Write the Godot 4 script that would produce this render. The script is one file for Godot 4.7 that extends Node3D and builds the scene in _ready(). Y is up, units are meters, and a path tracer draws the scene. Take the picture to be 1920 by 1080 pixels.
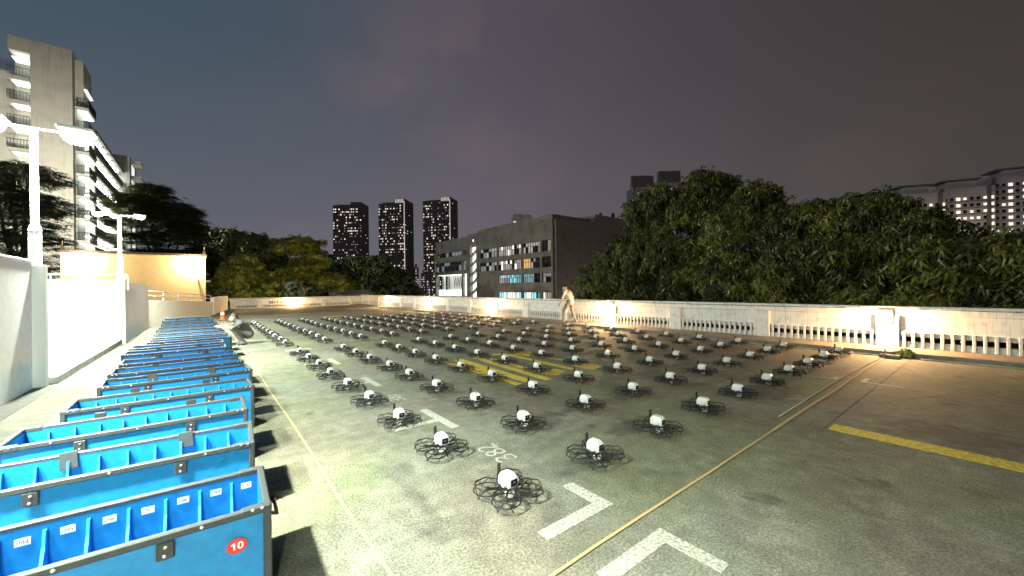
extends Node3D
# Rooftop car park at night: rows of small show drones, open blue transport crates, floodlight poles, city behind.
# Axes: -z runs along the crates away from the camera, +x runs along the drone rows to the right-hand parapet.

const EYE := Vector3(0, 1.54, 0)
var rng := RandomNumberGenerator.new()
var M := {}
var used := {}

# ---------------------------------------------------------------- naming
func numbered(called: String) -> String:
	var n: int = used.get(called, 0)
	used[called] = n + 1
	return called if n == 0 else "%s_%03d" % [called, n]

func tag(o: Node, label: String, category: String, group := "", kind := "") -> Node:
	if label: o.set_meta("label", label)
	if category: o.set_meta("category", category)
	if group: o.set_meta("group", group)
	if kind: o.set_meta("kind", kind)
	return o

func thing(called: String, label: String, category: String, at := Vector3.ZERO, turn := 0.0, group := "") -> Node3D:
	var o := Node3D.new()
	o.name = numbered(called)
	add_child(o)
	o.position = at
	o.rotation.y = turn
	tag(o, label, category, group)
	return o

func part(called: String, mesh: Mesh, m: Material, parent: Node, at := Vector3.ZERO, turn := Vector3.ZERO) -> MeshInstance3D:
	var o := MeshInstance3D.new()
	o.name = called if parent != self else numbered(called)
	o.mesh = mesh
	o.material_override = m
	o.position = at
	o.rotation = turn
	parent.add_child(o, true)
	return o

func structure(called: String, mesh: Mesh, m: Material, at := Vector3.ZERO) -> MeshInstance3D:
	var o := part(called, mesh, m, self, at)
	o.set_meta("kind", "structure")
	return o

# ---------------------------------------------------------------- mesh helpers
func begin() -> SurfaceTool:
	var s := SurfaceTool.new()
	s.begin(Mesh.PRIMITIVE_TRIANGLES)
	return s

func tri(s: SurfaceTool, a: Vector3, b: Vector3, c: Vector3, na: Vector3, nb: Vector3, nc: Vector3) -> void:
	if (b - a).cross(c - a).dot(na + nb + nc) > 0.0:
		var t := b; b = c; c = t
		t = nb; nb = nc; nc = t
	s.set_normal(na); s.add_vertex(a)
	s.set_normal(nb); s.add_vertex(b)
	s.set_normal(nc); s.add_vertex(c)

func quad(s: SurfaceTool, a: Vector3, b: Vector3, c: Vector3, d: Vector3, n: Vector3) -> void:
	tri(s, a, b, c, n, n, n)
	tri(s, a, c, d, n, n, n)

func quad_auto(s: SurfaceTool, a: Vector3, b: Vector3, c: Vector3, d: Vector3, inside: Vector3) -> void:
	var n := (b - a).cross(c - a)
	if n.length() < 1e-12: n = (c - a).cross(d - a)
	n = n.normalized()
	if n.dot((a + b + c + d) / 4.0 - inside) < 0.0: n = -n
	quad(s, a, b, c, d, n)

func box(s: SurfaceTool, c: Vector3, size: Vector3, b := Basis.IDENTITY) -> void:
	var h := size / 2.0
	for axis in 3:
		for side: float in [-1.0, 1.0]:
			var n := Vector3.ZERO; n[axis] = side
			var u := Vector3.ZERO; u[(axis + 1) % 3] = 1
			var v := Vector3.ZERO; v[(axis + 2) % 3] = 1
			var o := n * h
			u *= h; v *= h
			quad(s, c + b * (o - u - v), c + b * (o + u - v), c + b * (o + u + v), c + b * (o - u + v), b * n)

func span(s: SurfaceTool, lo: Vector3, hi: Vector3) -> void:
	box(s, (lo + hi) / 2.0, (hi - lo).abs())

func bevel_box(s: SurfaceTool, c: Vector3, size: Vector3, r: float, b := Basis.IDENTITY) -> void:
	# chamfered box: 6 faces, 12 edges, 8 corners
	var h := size / 2.0
	var k := h - Vector3(r, r, r)
	for axis in 3:
		var a1 := (axis + 1) % 3
		var a2 := (axis + 2) % 3
		for s0: float in [-1.0, 1.0]:
			var n := Vector3.ZERO; n[axis] = s0
			var p := []
			for q: Vector2 in [Vector2(-1, -1), Vector2(1, -1), Vector2(1, 1), Vector2(-1, 1)]:
				var v := Vector3.ZERO
				v[axis] = s0 * h[axis]; v[a1] = q.x * k[a1]; v[a2] = q.y * k[a2]
				p.append(c + b * v)
			quad(s, p[0], p[1], p[2], p[3], b * n)
			for s1: float in [-1.0, 1.0]:
				var e := []
				for t: float in [-1.0, 1.0]:
					var v := Vector3.ZERO
					v[axis] = s0 * h[axis]; v[a1] = s1 * k[a1]; v[a2] = t * k[a2]
					var w := Vector3.ZERO
					w[axis] = s0 * k[axis]; w[a1] = s1 * h[a1]; w[a2] = t * k[a2]
					e.append([c + b * v, c + b * w])
				var n2 := Vector3.ZERO; n2[axis] = s0; n2[a1] = s1
				quad(s, e[0][0], e[1][0], e[1][1], e[0][1], b * n2.normalized())
	for sx: float in [-1.0, 1.0]:
		for sy: float in [-1.0, 1.0]:
			for sz: float in [-1.0, 1.0]:
				var n := Vector3(sx, sy, sz).normalized()
				tri(s, c + b * Vector3(sx * h.x, sy * k.y, sz * k.z), c + b * Vector3(sx * k.x, sy * h.y, sz * k.z), c + b * Vector3(sx * k.x, sy * k.y, sz * h.z), b * n, b * n, b * n)

func tube(s: SurfaceTool, pts: Array, radii, sides := 6, closed := false, caps := true) -> void:
	var n := pts.size()
	var rings := []
	var dirs := []
	for i in n:
		var before: Vector3 = pts[(i - 1 + n) % n] if (i > 0 or closed) else pts[i]
		var after: Vector3 = pts[(i + 1) % n] if (i < n - 1 or closed) else pts[i]
		dirs.append((after - before).normalized())
	var d0: Vector3 = dirs[0]
	var u := d0.cross(Vector3.UP if absf(d0.y) < 0.9 else Vector3.RIGHT).normalized()
	for i in n:
		var d: Vector3 = dirs[i]
		u = (u - d * u.dot(d)).normalized()
		var v := d.cross(u)
		var r: float = radii if radii is float else radii[i]
		var ring := []
		for k in sides:
			var a := TAU * k / sides
			var o := u * cos(a) + v * sin(a)
			ring.append([pts[i] + o * r, o])
		rings.append(ring)
	for i in (n if closed else n - 1):
		var A: Array = rings[i]
		var B: Array = rings[(i + 1) % n]
		for k in sides:
			var k2 := (k + 1) % sides
			tri(s, A[k][0], A[k2][0], B[k2][0], A[k][1], A[k2][1], B[k2][1])
			tri(s, A[k][0], B[k2][0], B[k][0], A[k][1], B[k2][1], B[k][1])
	if caps and not closed:
		for e: int in [0, n - 1]:
			var nn: Vector3 = dirs[e] * (-1.0 if e == 0 else 1.0)
			for k in sides:
				tri(s, pts[e], rings[e][k][0], rings[e][(k + 1) % sides][0], nn, nn, nn)

func lathe(s: SurfaceTool, profile: Array, sides := 16, at := Vector3.ZERO, smooth := true) -> void:
	# profile: Vector2(radius, height), bottom to top
	for i in profile.size() - 1:
		var p: Vector2 = profile[i]
		var q: Vector2 = profile[i + 1]
		var slope := Vector2(q.y - p.y, p.x - q.x).normalized()
		for k in sides:
			var a := TAU * k / sides
			var b := TAU * (k + 1) / sides
			var A := Vector3(cos(a), 0, sin(a))
			var B := Vector3(cos(b), 0, sin(b))
			var na := A * slope.x + Vector3.UP * slope.y
			var nb := B * slope.x + Vector3.UP * slope.y
			if not smooth:
				na = (na + nb).normalized(); nb = na
			if p.x > 1e-5:
				tri(s, at + A * p.x + Vector3.UP * p.y, at + B * p.x + Vector3.UP * p.y, at + B * q.x + Vector3.UP * q.y, na, nb, nb)
			if q.x > 1e-5:
				tri(s, at + A * p.x + Vector3.UP * p.y, at + B * q.x + Vector3.UP * q.y, at + A * q.x + Vector3.UP * q.y, na, nb, na)

func prism(s: SurfaceTool, poly: PackedVector2Array, y0: float, y1: float) -> void:
	# poly in (x, z)
	var idx := Geometry2D.triangulate_polygon(poly)
	for i in range(0, idx.size(), 3):
		for y: float in [y0, y1]:
			var n := Vector3.UP if y == y1 else Vector3.DOWN
			var a := poly[idx[i]]; var b := poly[idx[i + 1]]; var c := poly[idx[i + 2]]
			tri(s, Vector3(a.x, y, a.y), Vector3(b.x, y, b.y), Vector3(c.x, y, c.y), n, n, n)
	var mid := Vector2.ZERO
	for p in poly: mid += p
	mid /= poly.size()
	var sgn := 1.0 if not Geometry2D.is_polygon_clockwise(poly) else -1.0
	for i in poly.size():
		var a := poly[i]
		var b := poly[(i + 1) % poly.size()]
		var e := b - a
		var n2 := Vector2(e.y, -e.x).normalized() * sgn
		quad(s, Vector3(a.x, y0, a.y), Vector3(b.x, y0, b.y), Vector3(b.x, y1, b.y), Vector3(a.x, y1, a.y), Vector3(n2.x, 0, n2.y))

func box_mesh(size: Vector3, r := 0.0, c := Vector3.ZERO) -> ArrayMesh:
	var s := begin()
	if r > 0.0: bevel_box(s, c, size, r)
	else: box(s, c, size)
	return s.commit()

func text_mesh(t: String, height: float, depth := 0.002, bold := false) -> TextMesh:
	var f := SystemFont.new()
	f.font_names = PackedStringArray(["Droid Sans"])
	if bold: f.font_weight = 700
	var m := TextMesh.new()
	m.text = t
	m.font = f
	m.font_size = 32
	m.pixel_size = height / 24.0
	m.depth = depth
	m.curve_step = 2.0
	return m

# ---------------------------------------------------------------- materials
func lin(r: float, g: float, b: float) -> Color:
	return Color(r, g, b).linear_to_srgb()

func mat(called: String, c: Color, rough := 0.7, metal := 0.0) -> StandardMaterial3D:
	var m := StandardMaterial3D.new()
	m.resource_name = called
	m.albedo_color = c
	m.roughness = rough
	m.metallic = metal
	M[called] = m
	return m

func glow(called: String, c: Color, energy: float) -> StandardMaterial3D:
	var m := mat(called, lin(0.5, 0.5, 0.5), 0.5)
	m.emission_enabled = true
	m.emission = c
	m.emission_energy_multiplier = energy
	return m

func noise(sd: int, freq: float, octaves := 4) -> FastNoiseLite:
	var n := FastNoiseLite.new()
	n.seed = sd
	n.noise_type = FastNoiseLite.TYPE_SIMPLEX_SMOOTH
	n.frequency = freq
	n.fractal_octaves = octaves
	return n

func tone_texture(sd: int, freq: float, octaves: int, stops: Array, size := 256) -> ImageTexture:
	# seamless noise through a ramp of linear colours
	var im := noise(sd, freq, octaves).get_seamless_image(size, size)
	im.convert(Image.FORMAT_L8)
	var src := im.get_data()
	var lut := []
	for i in 256:
		var t := i / 255.0 * (stops.size() - 1)
		var k := mini(int(t), stops.size() - 2)
		lut.append((stops[k] as Color).lerp(stops[k + 1], t - k).linear_to_srgb())
	var out := PackedByteArray()
	out.resize(size * size * 3)
	for i in size * size:
		var c: Color = lut[src[i]]
		out[i * 3] = int(c.r * 255.0); out[i * 3 + 1] = int(c.g * 255.0); out[i * 3 + 2] = int(c.b * 255.0)
	return ImageTexture.create_from_image(Image.create_from_data(size, size, false, Image.FORMAT_RGB8, out))

func grained(called: String, c: Color, rough: float, tex: Texture2D, scale: float) -> StandardMaterial3D:
	var m := mat(called, c, rough)
	m.albedo_texture = tex
	m.uv1_triplanar = true
	m.uv1_world_triplanar = true
	m.uv1_scale = Vector3.ONE * scale
	return m

func smooth01(a: float, b: float, x: float) -> float:
	return smoothstep(a, b, x)

func deck_texture() -> ImageTexture:
	# stains, algae and worn patches of the concrete deck, 23 x 48 m
	var size := 1024
	var big := noise(11, 0.006, 5); var mid := noise(12, 0.02, 5); var green := noise(13, 0.008, 4); var brown := noise(14, 0.01, 4); var fine := noise(15, 0.12, 5); var blotch := noise(16, 0.03, 5); var streak := noise(17, 0.05, 4)
	var im := Image.create(size, size, false, Image.FORMAT_RGB8)
	var data := PackedByteArray()
	data.resize(size * size * 3)
	var spots := [[1.27, -3.25, 0.13, 0.17, 0.28], [1.2, -2.8, 0.05, 0.5, 0.25], [1.12, -2.25, 0.08, 0.14, 0.3], [1.85, -1.95, 0.16, 0.1, 0.25], [3.0, -3.4, 0.5, 0.22, 0.45], [3.6, -2.6, 0.4, 0.15, 0.4], [4.6, -3.4, 0.8, 0.2, 0.35], [1.0, -2.3, 0.2, 0.04, 0.23], [1.35, -2.2, 0.15, 0.1, 0.2], [2.6, -2.3, 0.3, 0.12, 0.4], [6.4, -2.2, 0.6, 0.35, 0.45], [5.9, -0.4, 0.5, 0.5, 0.35]]
	rng.seed = 33
	var drips := []
	for k in 70: drips.append([rng.randf_range(0.9, 11.0), rng.randf_range(-14.0, 1.5), rng.randf_range(0.03, 0.13), rng.randf_range(0.2, 0.5)])
	for j in size:
		var z := -42.0 + 48.0 * j / size
		var near := drips.filter(func(q): return absf(z - q[1]) < 0.3)
		var near_spots := spots.filter(func(q): return absf(z - q[1]) < q[3] * 2.2)
		for i in size:
			var x := -9.0 + 23.0 * i / size
			var wx := x * 45.0 + 18.0 * big.get_noise_2d(x * 40.0, z * 40.0)
			var wz := z * 45.0 + 18.0 * big.get_noise_2d(z * 40.0 + 300.0, x * 40.0)
			var a := 0.5 + 0.5 * big.get_noise_2d(wx, wz * 1.6)
			var b := 0.5 + 0.5 * mid.get_noise_2d(wx * 0.7, wz * 1.5)
			var f := fine.get_noise_2d(x * 45.0, z * 45.0)
			var v := clampf(0.395 + 0.22 * (a - 0.5) + 0.16 * (b - 0.5) + 0.15 * f, 0.12, 0.85)
			var bl := smooth01(0.54, 0.70, 0.5 + 0.5 * blotch.get_noise_2d(wx * 1.2, wz * 1.8) + 0.22 * f)
			v *= 1.0 - 0.13 * bl
			var sk := smooth01(0.58, 0.72, 0.5 + 0.5 * streak.get_noise_2d(wx * 0.5 + 500.0, wz * 2.6) + 0.25 * f)
			v += 0.06 * sk * (1.0 - bl)
			var g := smooth01(0.38, 0.68, 0.5 + 0.5 * green.get_noise_2d(wx * 0.8, wz * 0.8))
			var br := smooth01(0.42, 0.7, 0.5 + 0.5 * brown.get_noise_2d(wx, wz))
			for s: Array in near:
				if absf(x - s[0]) < 0.3:
					var e: float = Vector2(x - s[0], z - s[1]).length() / s[2] + 0.8 * f
					if e < 1.2: v *= 1.0 - s[3] * (1.0 - smooth01(0.6, 1.2, e))
			for s: Array in near_spots:
				var d := Vector2((x - s[0]) / s[2], (z - s[1]) / s[3]).length() + 0.5 * f + 0.35 * (b - 0.5)
				if d < 1.25: v *= 1.0 - s[4] * (1.0 - smooth01(0.55, 1.25, d))
			var c := Color(v * 1.02, v * 1.01, v * 0.80).lerp(Color(v * 0.88, v * 0.92, v * 0.54), g * 0.9).lerp(Color(v * 0.92, v * 0.78, v * 0.60), br * 0.6).linear_to_srgb()
			var k := (j * size + i) * 3
			data[k] = int(clampf(c.r, 0, 1) * 255); data[k + 1] = int(clampf(c.g, 0, 1) * 255); data[k + 2] = int(clampf(c.b, 0, 1) * 255)
	im = Image.create_from_data(size, size, false, Image.FORMAT_RGB8, data)
	return ImageTexture.create_from_image(im)

func grit_texture() -> ImageTexture:
	# worn brushed concrete with pale aggregate, 2.6 m tile
	var size := 1024
	var a := noise(21, 0.11, 4).get_seamless_image(size, size)
	var b := noise(22, 0.45, 2).get_seamless_image(size, size)
	a.convert(Image.FORMAT_L8); b.convert(Image.FORMAT_L8)
	var A := a.get_data(); var B := b.get_data()
	var data := PackedByteArray()
	data.resize(size * size * 3)
	rng.seed = 5
	for i in size * size:
		var v := 0.46 + 0.40 * A[i] / 255.0 + 0.66 * (B[i] / 255.0 - 0.5)
		v = clampf(v, 0.3, 1.0)
		var q := int(v * 255)
		data[i * 3] = q; data[i * 3 + 1] = q; data[i * 3 + 2] = q
	for n in 2600:
		var x := rng.randi_range(0, size - 3)
		var y := rng.randi_range(0, size - 3)
		var w := rng.randi_range(1, 2)
		var q := rng.randi_range(225, 255) if rng.randf() < 0.75 else rng.randi_range(70, 110)
		for dy in w:
			for dx in w:
				var k := ((y + dy) * size + x + dx) * 3
				data[k] = q; data[k + 1] = q; data[k + 2] = q
	return ImageTexture.create_from_image(Image.create_from_data(size, size, false, Image.FORMAT_RGB8, data))

func streak_texture(sd: int, low: float) -> ImageTexture:
	# rain streaks and grime on painted render, vertical, wrapping sideways
	var size := 512
	var n := noise(sd, 1.0, 4); var m := noise(sd + 1, 0.02, 5)
	var data := PackedByteArray()
	data.resize(size * size * 3)
	for j in size:
		for i in size:
			var a := TAU * i / size
			var st := 0.5 + 0.5 * n.get_noise_3d(cos(a) * 9.0, sin(a) * 9.0, j * 0.006)
			var pa := 0.5 + 0.5 * m.get_noise_3d(cos(a) * 80.0, sin(a) * 80.0, j * 1.0)
			var v := 1.0 - (1.0 - low) * (0.65 * smooth01(0.52, 0.85, st) + 0.5 * smooth01(0.45, 0.8, pa))
			var k := (j * size + i) * 3
			var c := Color(v, lerpf(v, 1.0, -0.02), lerpf(v, 1.0, -0.06)).linear_to_srgb()
			data[k] = int(clampf(c.r, 0, 1) * 255); data[k + 1] = int(clampf(c.g, 0, 1) * 255); data[k + 2] = int(clampf(c.b, 0, 1) * 255)
	return ImageTexture.create_from_image(Image.create_from_data(size, size, false, Image.FORMAT_RGB8, data))

func scratch_texture() -> ImageTexture:
	# scuffed plastic board: soft mottling, pale scratches, rubbed spots
	var size := 1024
	var n := noise(61, 0.02, 5).get_seamless_image(size, size)
	n.convert(Image.FORMAT_L8)
	var N := n.get_data()
	var v := PackedFloat32Array()
	v.resize(size * size)
	for i in size * size: v[i] = 0.80 + 0.12 * N[i] / 255.0
	rng.seed = 62
	for k in 170:
		var p := Vector2(rng.randf() * size, rng.randf() * size)
		var d := Vector2.from_angle(rng.randfn(0.0, 0.5) + (PI if rng.randf() < 0.5 else 0.0))
		var bend := rng.randfn(0.0, 0.006)
		var amount := rng.randf_range(0.05, 0.4)
		for q in rng.randi_range(20, 200):
			p += d
			d = d.rotated(bend)
			var i := posmod(int(p.y), size) * size + posmod(int(p.x), size)
			if rng.randf() < 0.8: v[i] = v[i] + amount
	for k in 60:
		var p := Vector2(rng.randf() * size, rng.randf() * size)
		for q in 50:
			var o := p + Vector2(rng.randfn() * 9.0, rng.randfn() * 4.0)
			var i := posmod(int(o.y), size) * size + posmod(int(o.x), size)
			v[i] = v[i] + 0.25
	var data := PackedByteArray()
	data.resize(size * size * 3)
	for i in size * size:
		# past full strength the scratch turns the board's blue towards white, as far as a tint can
		var t := minf(v[i], 1.0)
		data[i * 3] = 255 if v[i] > 0.93 else int(t * 255)
		data[i * 3 + 1] = int(t * 255); data[i * 3 + 2] = int(t * 255)
	return ImageTexture.create_from_image(Image.create_from_data(size, size, false, Image.FORMAT_RGB8, data))

func make_materials() -> void:
	var w := Color(1, 1, 1)
	var plaster := tone_texture(31, 0.02, 5, [Color(0.86, 0.86, 0.84), Color(0.95, 0.95, 0.94), w], 512)
	var dirty := tone_texture(32, 0.012, 6, [Color(0.5, 0.48, 0.44), Color(0.8, 0.79, 0.76), w], 512)
	var soft := tone_texture(33, 0.03, 3, [Color(0.75, 0.75, 0.75), w], 256)
	var scuff := tone_texture(34, 0.05, 5, [Color(0.8, 0.82, 0.86), Color(0.9, 0.92, 0.95), Color(0.97, 0.98, 1.0), w], 512)
	grained("white_wall", lin(0.87, 0.87, 0.86), 0.75, plaster, 0.5)
	grained("parapet_paint", lin(0.80, 0.79, 0.76), 0.7, streak_texture(71, 0.62), 0.42)
	grained("baluster_paint", lin(0.80, 0.79, 0.76), 0.7, plaster, 0.8)
	grained("kerb_concrete", lin(0.24, 0.22, 0.19), 0.9, dirty, 0.6)
	grained("joint_shade_concrete", lin(0.12, 0.12, 0.115), 0.95, dirty, 1.2)  # dark tone of joints and cracks, also of the painted wall shadow
	grained("platform_brown", lin(0.27, 0.22, 0.165), 0.9, dirty, 0.45)
	grained("platform_concrete", lin(0.4, 0.39, 0.35), 0.9, dirty, 0.5)
	grained("tan_plaster", lin(0.70, 0.55, 0.33), 0.85, plaster, 0.25)
	grained("apartment_plaster", lin(0.62, 0.60, 0.54), 0.85, streak_texture(75, 0.75), 0.06)
	grained("apartment_band", lin(0.3, 0.29, 0.27), 0.85, dirty, 0.08)
	grained("school_plaster", lin(0.34, 0.33, 0.30), 0.85, dirty, 0.05)
	grained("school_gable", lin(0.42, 0.39, 0.35), 0.85, streak_texture(73, 0.6), 0.06)
	grained("tower_wall", lin(0.30, 0.27, 0.27), 0.8, soft, 0.02)
	grained("tower_pale", lin(0.8, 0.76, 0.73), 0.8, soft, 0.02)
	grained("yellow_paint", lin(0.68, 0.50, 0.06), 0.75, tone_texture(41, 0.045, 6, [Color(0.35, 0.36, 0.5), Color(0.55, 0.56, 0.6), Color(0.85, 0.85, 0.8), w, w], 512), 0.8)
	grained("white_paint", lin(0.60, 0.60, 0.55), 0.75, tone_texture(42, 0.06, 6, [Color(0.30, 0.30, 0.25), Color(0.36, 0.36, 0.31), Color(0.60, 0.60, 0.55), Color(0.82, 0.82, 0.78), Color(0.95, 0.95, 0.92)], 512), 1.1)
	grained("crate_blue", lin(0.010, 0.25, 0.62), 0.38, scratch_texture(), 0.7)
	mat("crate_divider", lin(0.015, 0.27, 0.68), 0.4)
	grained("crate_trim", lin(0.045, 0.052, 0.057), 0.5, soft, 2.0)
	mat("rivet", lin(0.75, 0.75, 0.75), 0.3, 0.8)
	mat("latch", lin(0.035, 0.035, 0.035), 0.4)
	mat("label_white", lin(0.82, 0.82, 0.82), 0.5)
	mat("label_ink", lin(0.03, 0.03, 0.03), 0.8)
	mat("sticker_red", lin(0.62, 0.03, 0.02), 0.4)
	mat("sticker_white", lin(0.85, 0.85, 0.85), 0.5)
	mat("drone_white", lin(0.62, 0.62, 0.63), 0.35)
	mat("drone_diffuser", lin(0.75, 0.75, 0.73), 0.3)
	mat("drone_black", lin(0.012, 0.012, 0.013), 0.4)
	mat("guard_black", lin(0.012, 0.011, 0.010), 0.55)
	mat("panel_black", lin(0.01, 0.011, 0.015), 0.12)
	mat("panel_grey", lin(0.10, 0.11, 0.14), 0.3)
	grained("strap_yellow", lin(0.55, 0.38, 0.17), 0.85, soft, 6.0)
	mat("strap_pale", lin(0.66, 0.60, 0.48), 0.85)
	mat("cone_red", lin(0.7, 0.10, 0.03), 0.5)
	mat("cone_band", lin(0.8, 0.8, 0.8), 0.4)
	mat("pole_paint", lin(0.72, 0.73, 0.72), 0.45)
	mat("pipe_grey", lin(0.22, 0.22, 0.21), 0.5)
	mat("rail_white", lin(0.8, 0.8, 0.79), 0.5)
	mat("dark_trim", lin(0.06, 0.045, 0.035), 0.7)
	mat("dark_metal", lin(0.05, 0.05, 0.05), 0.5)
	mat("glass_dark", lin(0.015, 0.017, 0.02), 0.12)
	mat("mullion", lin(0.10, 0.10, 0.10), 0.6)
	mat("bark", lin(0.07, 0.055, 0.04), 0.9)
	mat("bark_pale", lin(0.26, 0.22, 0.14), 0.9)
	mat("ground_dark", lin(0.04, 0.045, 0.03), 0.95)
	mat("person", lin(1, 1, 1), 0.8).vertex_color_use_as_albedo = true
	mat("hair", lin(0.02, 0.016, 0.012), 0.6)
	mat("rope", lin(0.35, 0.25, 0.18), 0.9)
	for d: Array in [["leaf_mango", 0.115, 0.135, 0.028, 0.42], ["leaf_yellow", 0.25, 0.29, 0.05, 0.5], ["leaf_dark", 0.085, 0.11, 0.04, 0.6], ["leaf_teal", 0.06, 0.10, 0.065, 0.6], ["leaf_weed", 0.34, 0.38, 0.11, 0.5]]:
		var m := mat(d[0], lin(d[1], d[2], d[3]), d[4])
		m.vertex_color_use_as_albedo = true
		m.backlight_enabled = true
		m.backlight = Color(0.25, 0.3, 0.12)
	# light giving surfaces
	glow("flood_glow", Color(0.96, 1.0, 0.92), 60.0)
	glow("flood_glow_cool", Color(0.85, 1.0, 0.98), 60.0)
	glow("bulkhead_glow", Color(1.0, 0.80, 0.55), 30.0)
	glow("facade_glow", Color(1.0, 0.88, 0.68), 40.0)
	glow("lit_white", Color(1.0, 0.97, 0.90), 1.6)
	glow("lit_white_dim", Color(1.0, 0.95, 0.88), 0.28)
	glow("lit_faint", Color(0.9, 0.92, 1.0), 0.12)
	glow("lit_warm", Color(1.0, 0.72, 0.32), 0.8)
	glow("lit_cyan", Color(0.30, 0.72, 0.80), 0.65)
	glow("lit_cyan_pale", Color(0.62, 0.92, 0.98), 1.0)
	glow("lit_hall", Color(0.98, 1.0, 0.98), 2.2)
	glow("tower_lit", Color(1.0, 0.93, 0.86), 1.3)
	glow("tower_lit_dim", Color(1.0, 0.9, 0.8), 0.35)
	glow("corridor_lit", Color(0.95, 1.0, 0.95), 3.0)
	glow("strip_lit", Color(1.0, 0.95, 0.9), 0.6)
	var deck := mat("deck", w, 0.82)
	deck.albedo_texture = grit_texture()
	deck.uv1_scale = Vector3(23.0 / 2.6, 48.0 / 2.6, 1)
	deck.heightmap_enabled = true
	deck.heightmap_texture = deck.albedo_texture
	deck.heightmap_scale = 0.5
	deck.detail_enabled = true
	deck.detail_blend_mode = BaseMaterial3D.BLEND_MODE_MUL
	deck.detail_uv_layer = BaseMaterial3D.DETAIL_UV_2
	deck.detail_albedo = deck_texture()

# ---------------------------------------------------------------- camera, sky
func sky_color(az: float, el: float, n1: FastNoiseLite, n2: FastNoiseLite) -> Color:
	# az in radians from -z towards +x; the afterglow is on one side, the city's brownish glow on the other
	var t := 0.5 - 0.5 * cos(az + deg_to_rad(40.0))
	var e := smooth01(0.0, 0.62, el)
	var cols := [[Color(0.125, 0.130, 0.162), Color(0.036, 0.086, 0.125)], [Color(0.145, 0.131, 0.155), Color(0.088, 0.080, 0.098)], [Color(0.067, 0.059, 0.054), Color(0.042, 0.038, 0.036)]]
	var lo: Color; var hi: Color
	if t < 0.36:
		var k := t / 0.36
		lo = (cols[0][0] as Color).lerp(cols[1][0], k); hi = (cols[0][1] as Color).lerp(cols[1][1], k)
	else:
		var k := clampf((t - 0.36) / 0.46, 0.0, 1.0)
		lo = (cols[1][0] as Color).lerp(cols[2][0], k); hi = (cols[1][1] as Color).lerp(cols[2][1], k)
	var c := lo.lerp(hi, e)
	var d := Vector3(cos(el) * sin(az), sin(el), -cos(el) * cos(az))
	var p := d / (absf(d.y) + 0.35) * 100.0
	var cl := smooth01(0.50, 0.78, 0.5 + 0.5 * n1.get_noise_2d(p.x, p.z))
	var patch := exp(-pow((az - deg_to_rad(29.0)) / 0.30, 2.0) - pow((el - 0.50) / 0.13, 2.0)) * smooth01(0.36, 0.66, 0.5 + 0.5 * n2.get_noise_2d(p.x * 1.3, p.z * 1.3))
	var amount := clampf(0.22 * cl + 0.62 * patch, 0.0, 1.0)
	return c.lerp(Color(c.r * 1.25 + 0.030, c.g * 1.1 + 0.014, c.b * 1.05 + 0.010), amount)

func make_sky() -> Sky:
	var w := 1024; var h := 512
	var im := Image.create(w, h, false, Image.FORMAT_RGBF)
	var n1 := noise(3, 0.011, 5); var n2 := noise(8, 0.018, 5)
	for j in h:
		var el := PI / 2.0 - PI * (j + 0.5) / h
		for i in w:
			var az := TAU * (i + 0.5) / w
			if az > PI: az -= TAU
			im.set_pixel(i, j, sky_color(az, maxf(el, 0.0), n1, n2) if el > -0.05 else Color(0.03, 0.03, 0.03))
	var pm := PanoramaSkyMaterial.new()
	pm.panorama = ImageTexture.create_from_image(im)
	var sky := Sky.new()
	sky.sky_material = pm
	return sky

func make_view() -> void:
	var cam := Camera3D.new()
	cam.name = "camera"
	cam.position = EYE
	cam.rotation_order = EULER_ORDER_YXZ
	cam.rotation_degrees = Vector3(-0.007, -38.2, -0.646)
	cam.fov = 72.86
	cam.near = 0.05
	cam.far = 3000.0
	cam.current = true
	add_child(cam)
	var env := Environment.new()
	env.background_mode = Environment.BG_SKY
	env.sky = make_sky()
	env.background_energy_multiplier = 1.0
	env.tonemap_mode = Environment.TONE_MAPPER_LINEAR
	env.tonemap_exposure = 1.0
	env.sdfgi_enabled = true
	env.ssao_enabled = true
	env.ssil_enabled = true
	var we := WorldEnvironment.new()
	we.name = "environment"
	we.environment = env
	add_child(we)

func omni(parent: Node3D, at: Vector3, c: Color, energy: float, size: float, reach := 60.0) -> OmniLight3D:
	var l := OmniLight3D.new()
	l.name = "light"
	l.position = at
	l.light_color = c
	l.light_energy = energy
	l.light_size = size
	l.omni_range = reach
	l.omni_attenuation = 2.0
	l.shadow_enabled = true
	parent.add_child(l, true)
	return l

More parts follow.
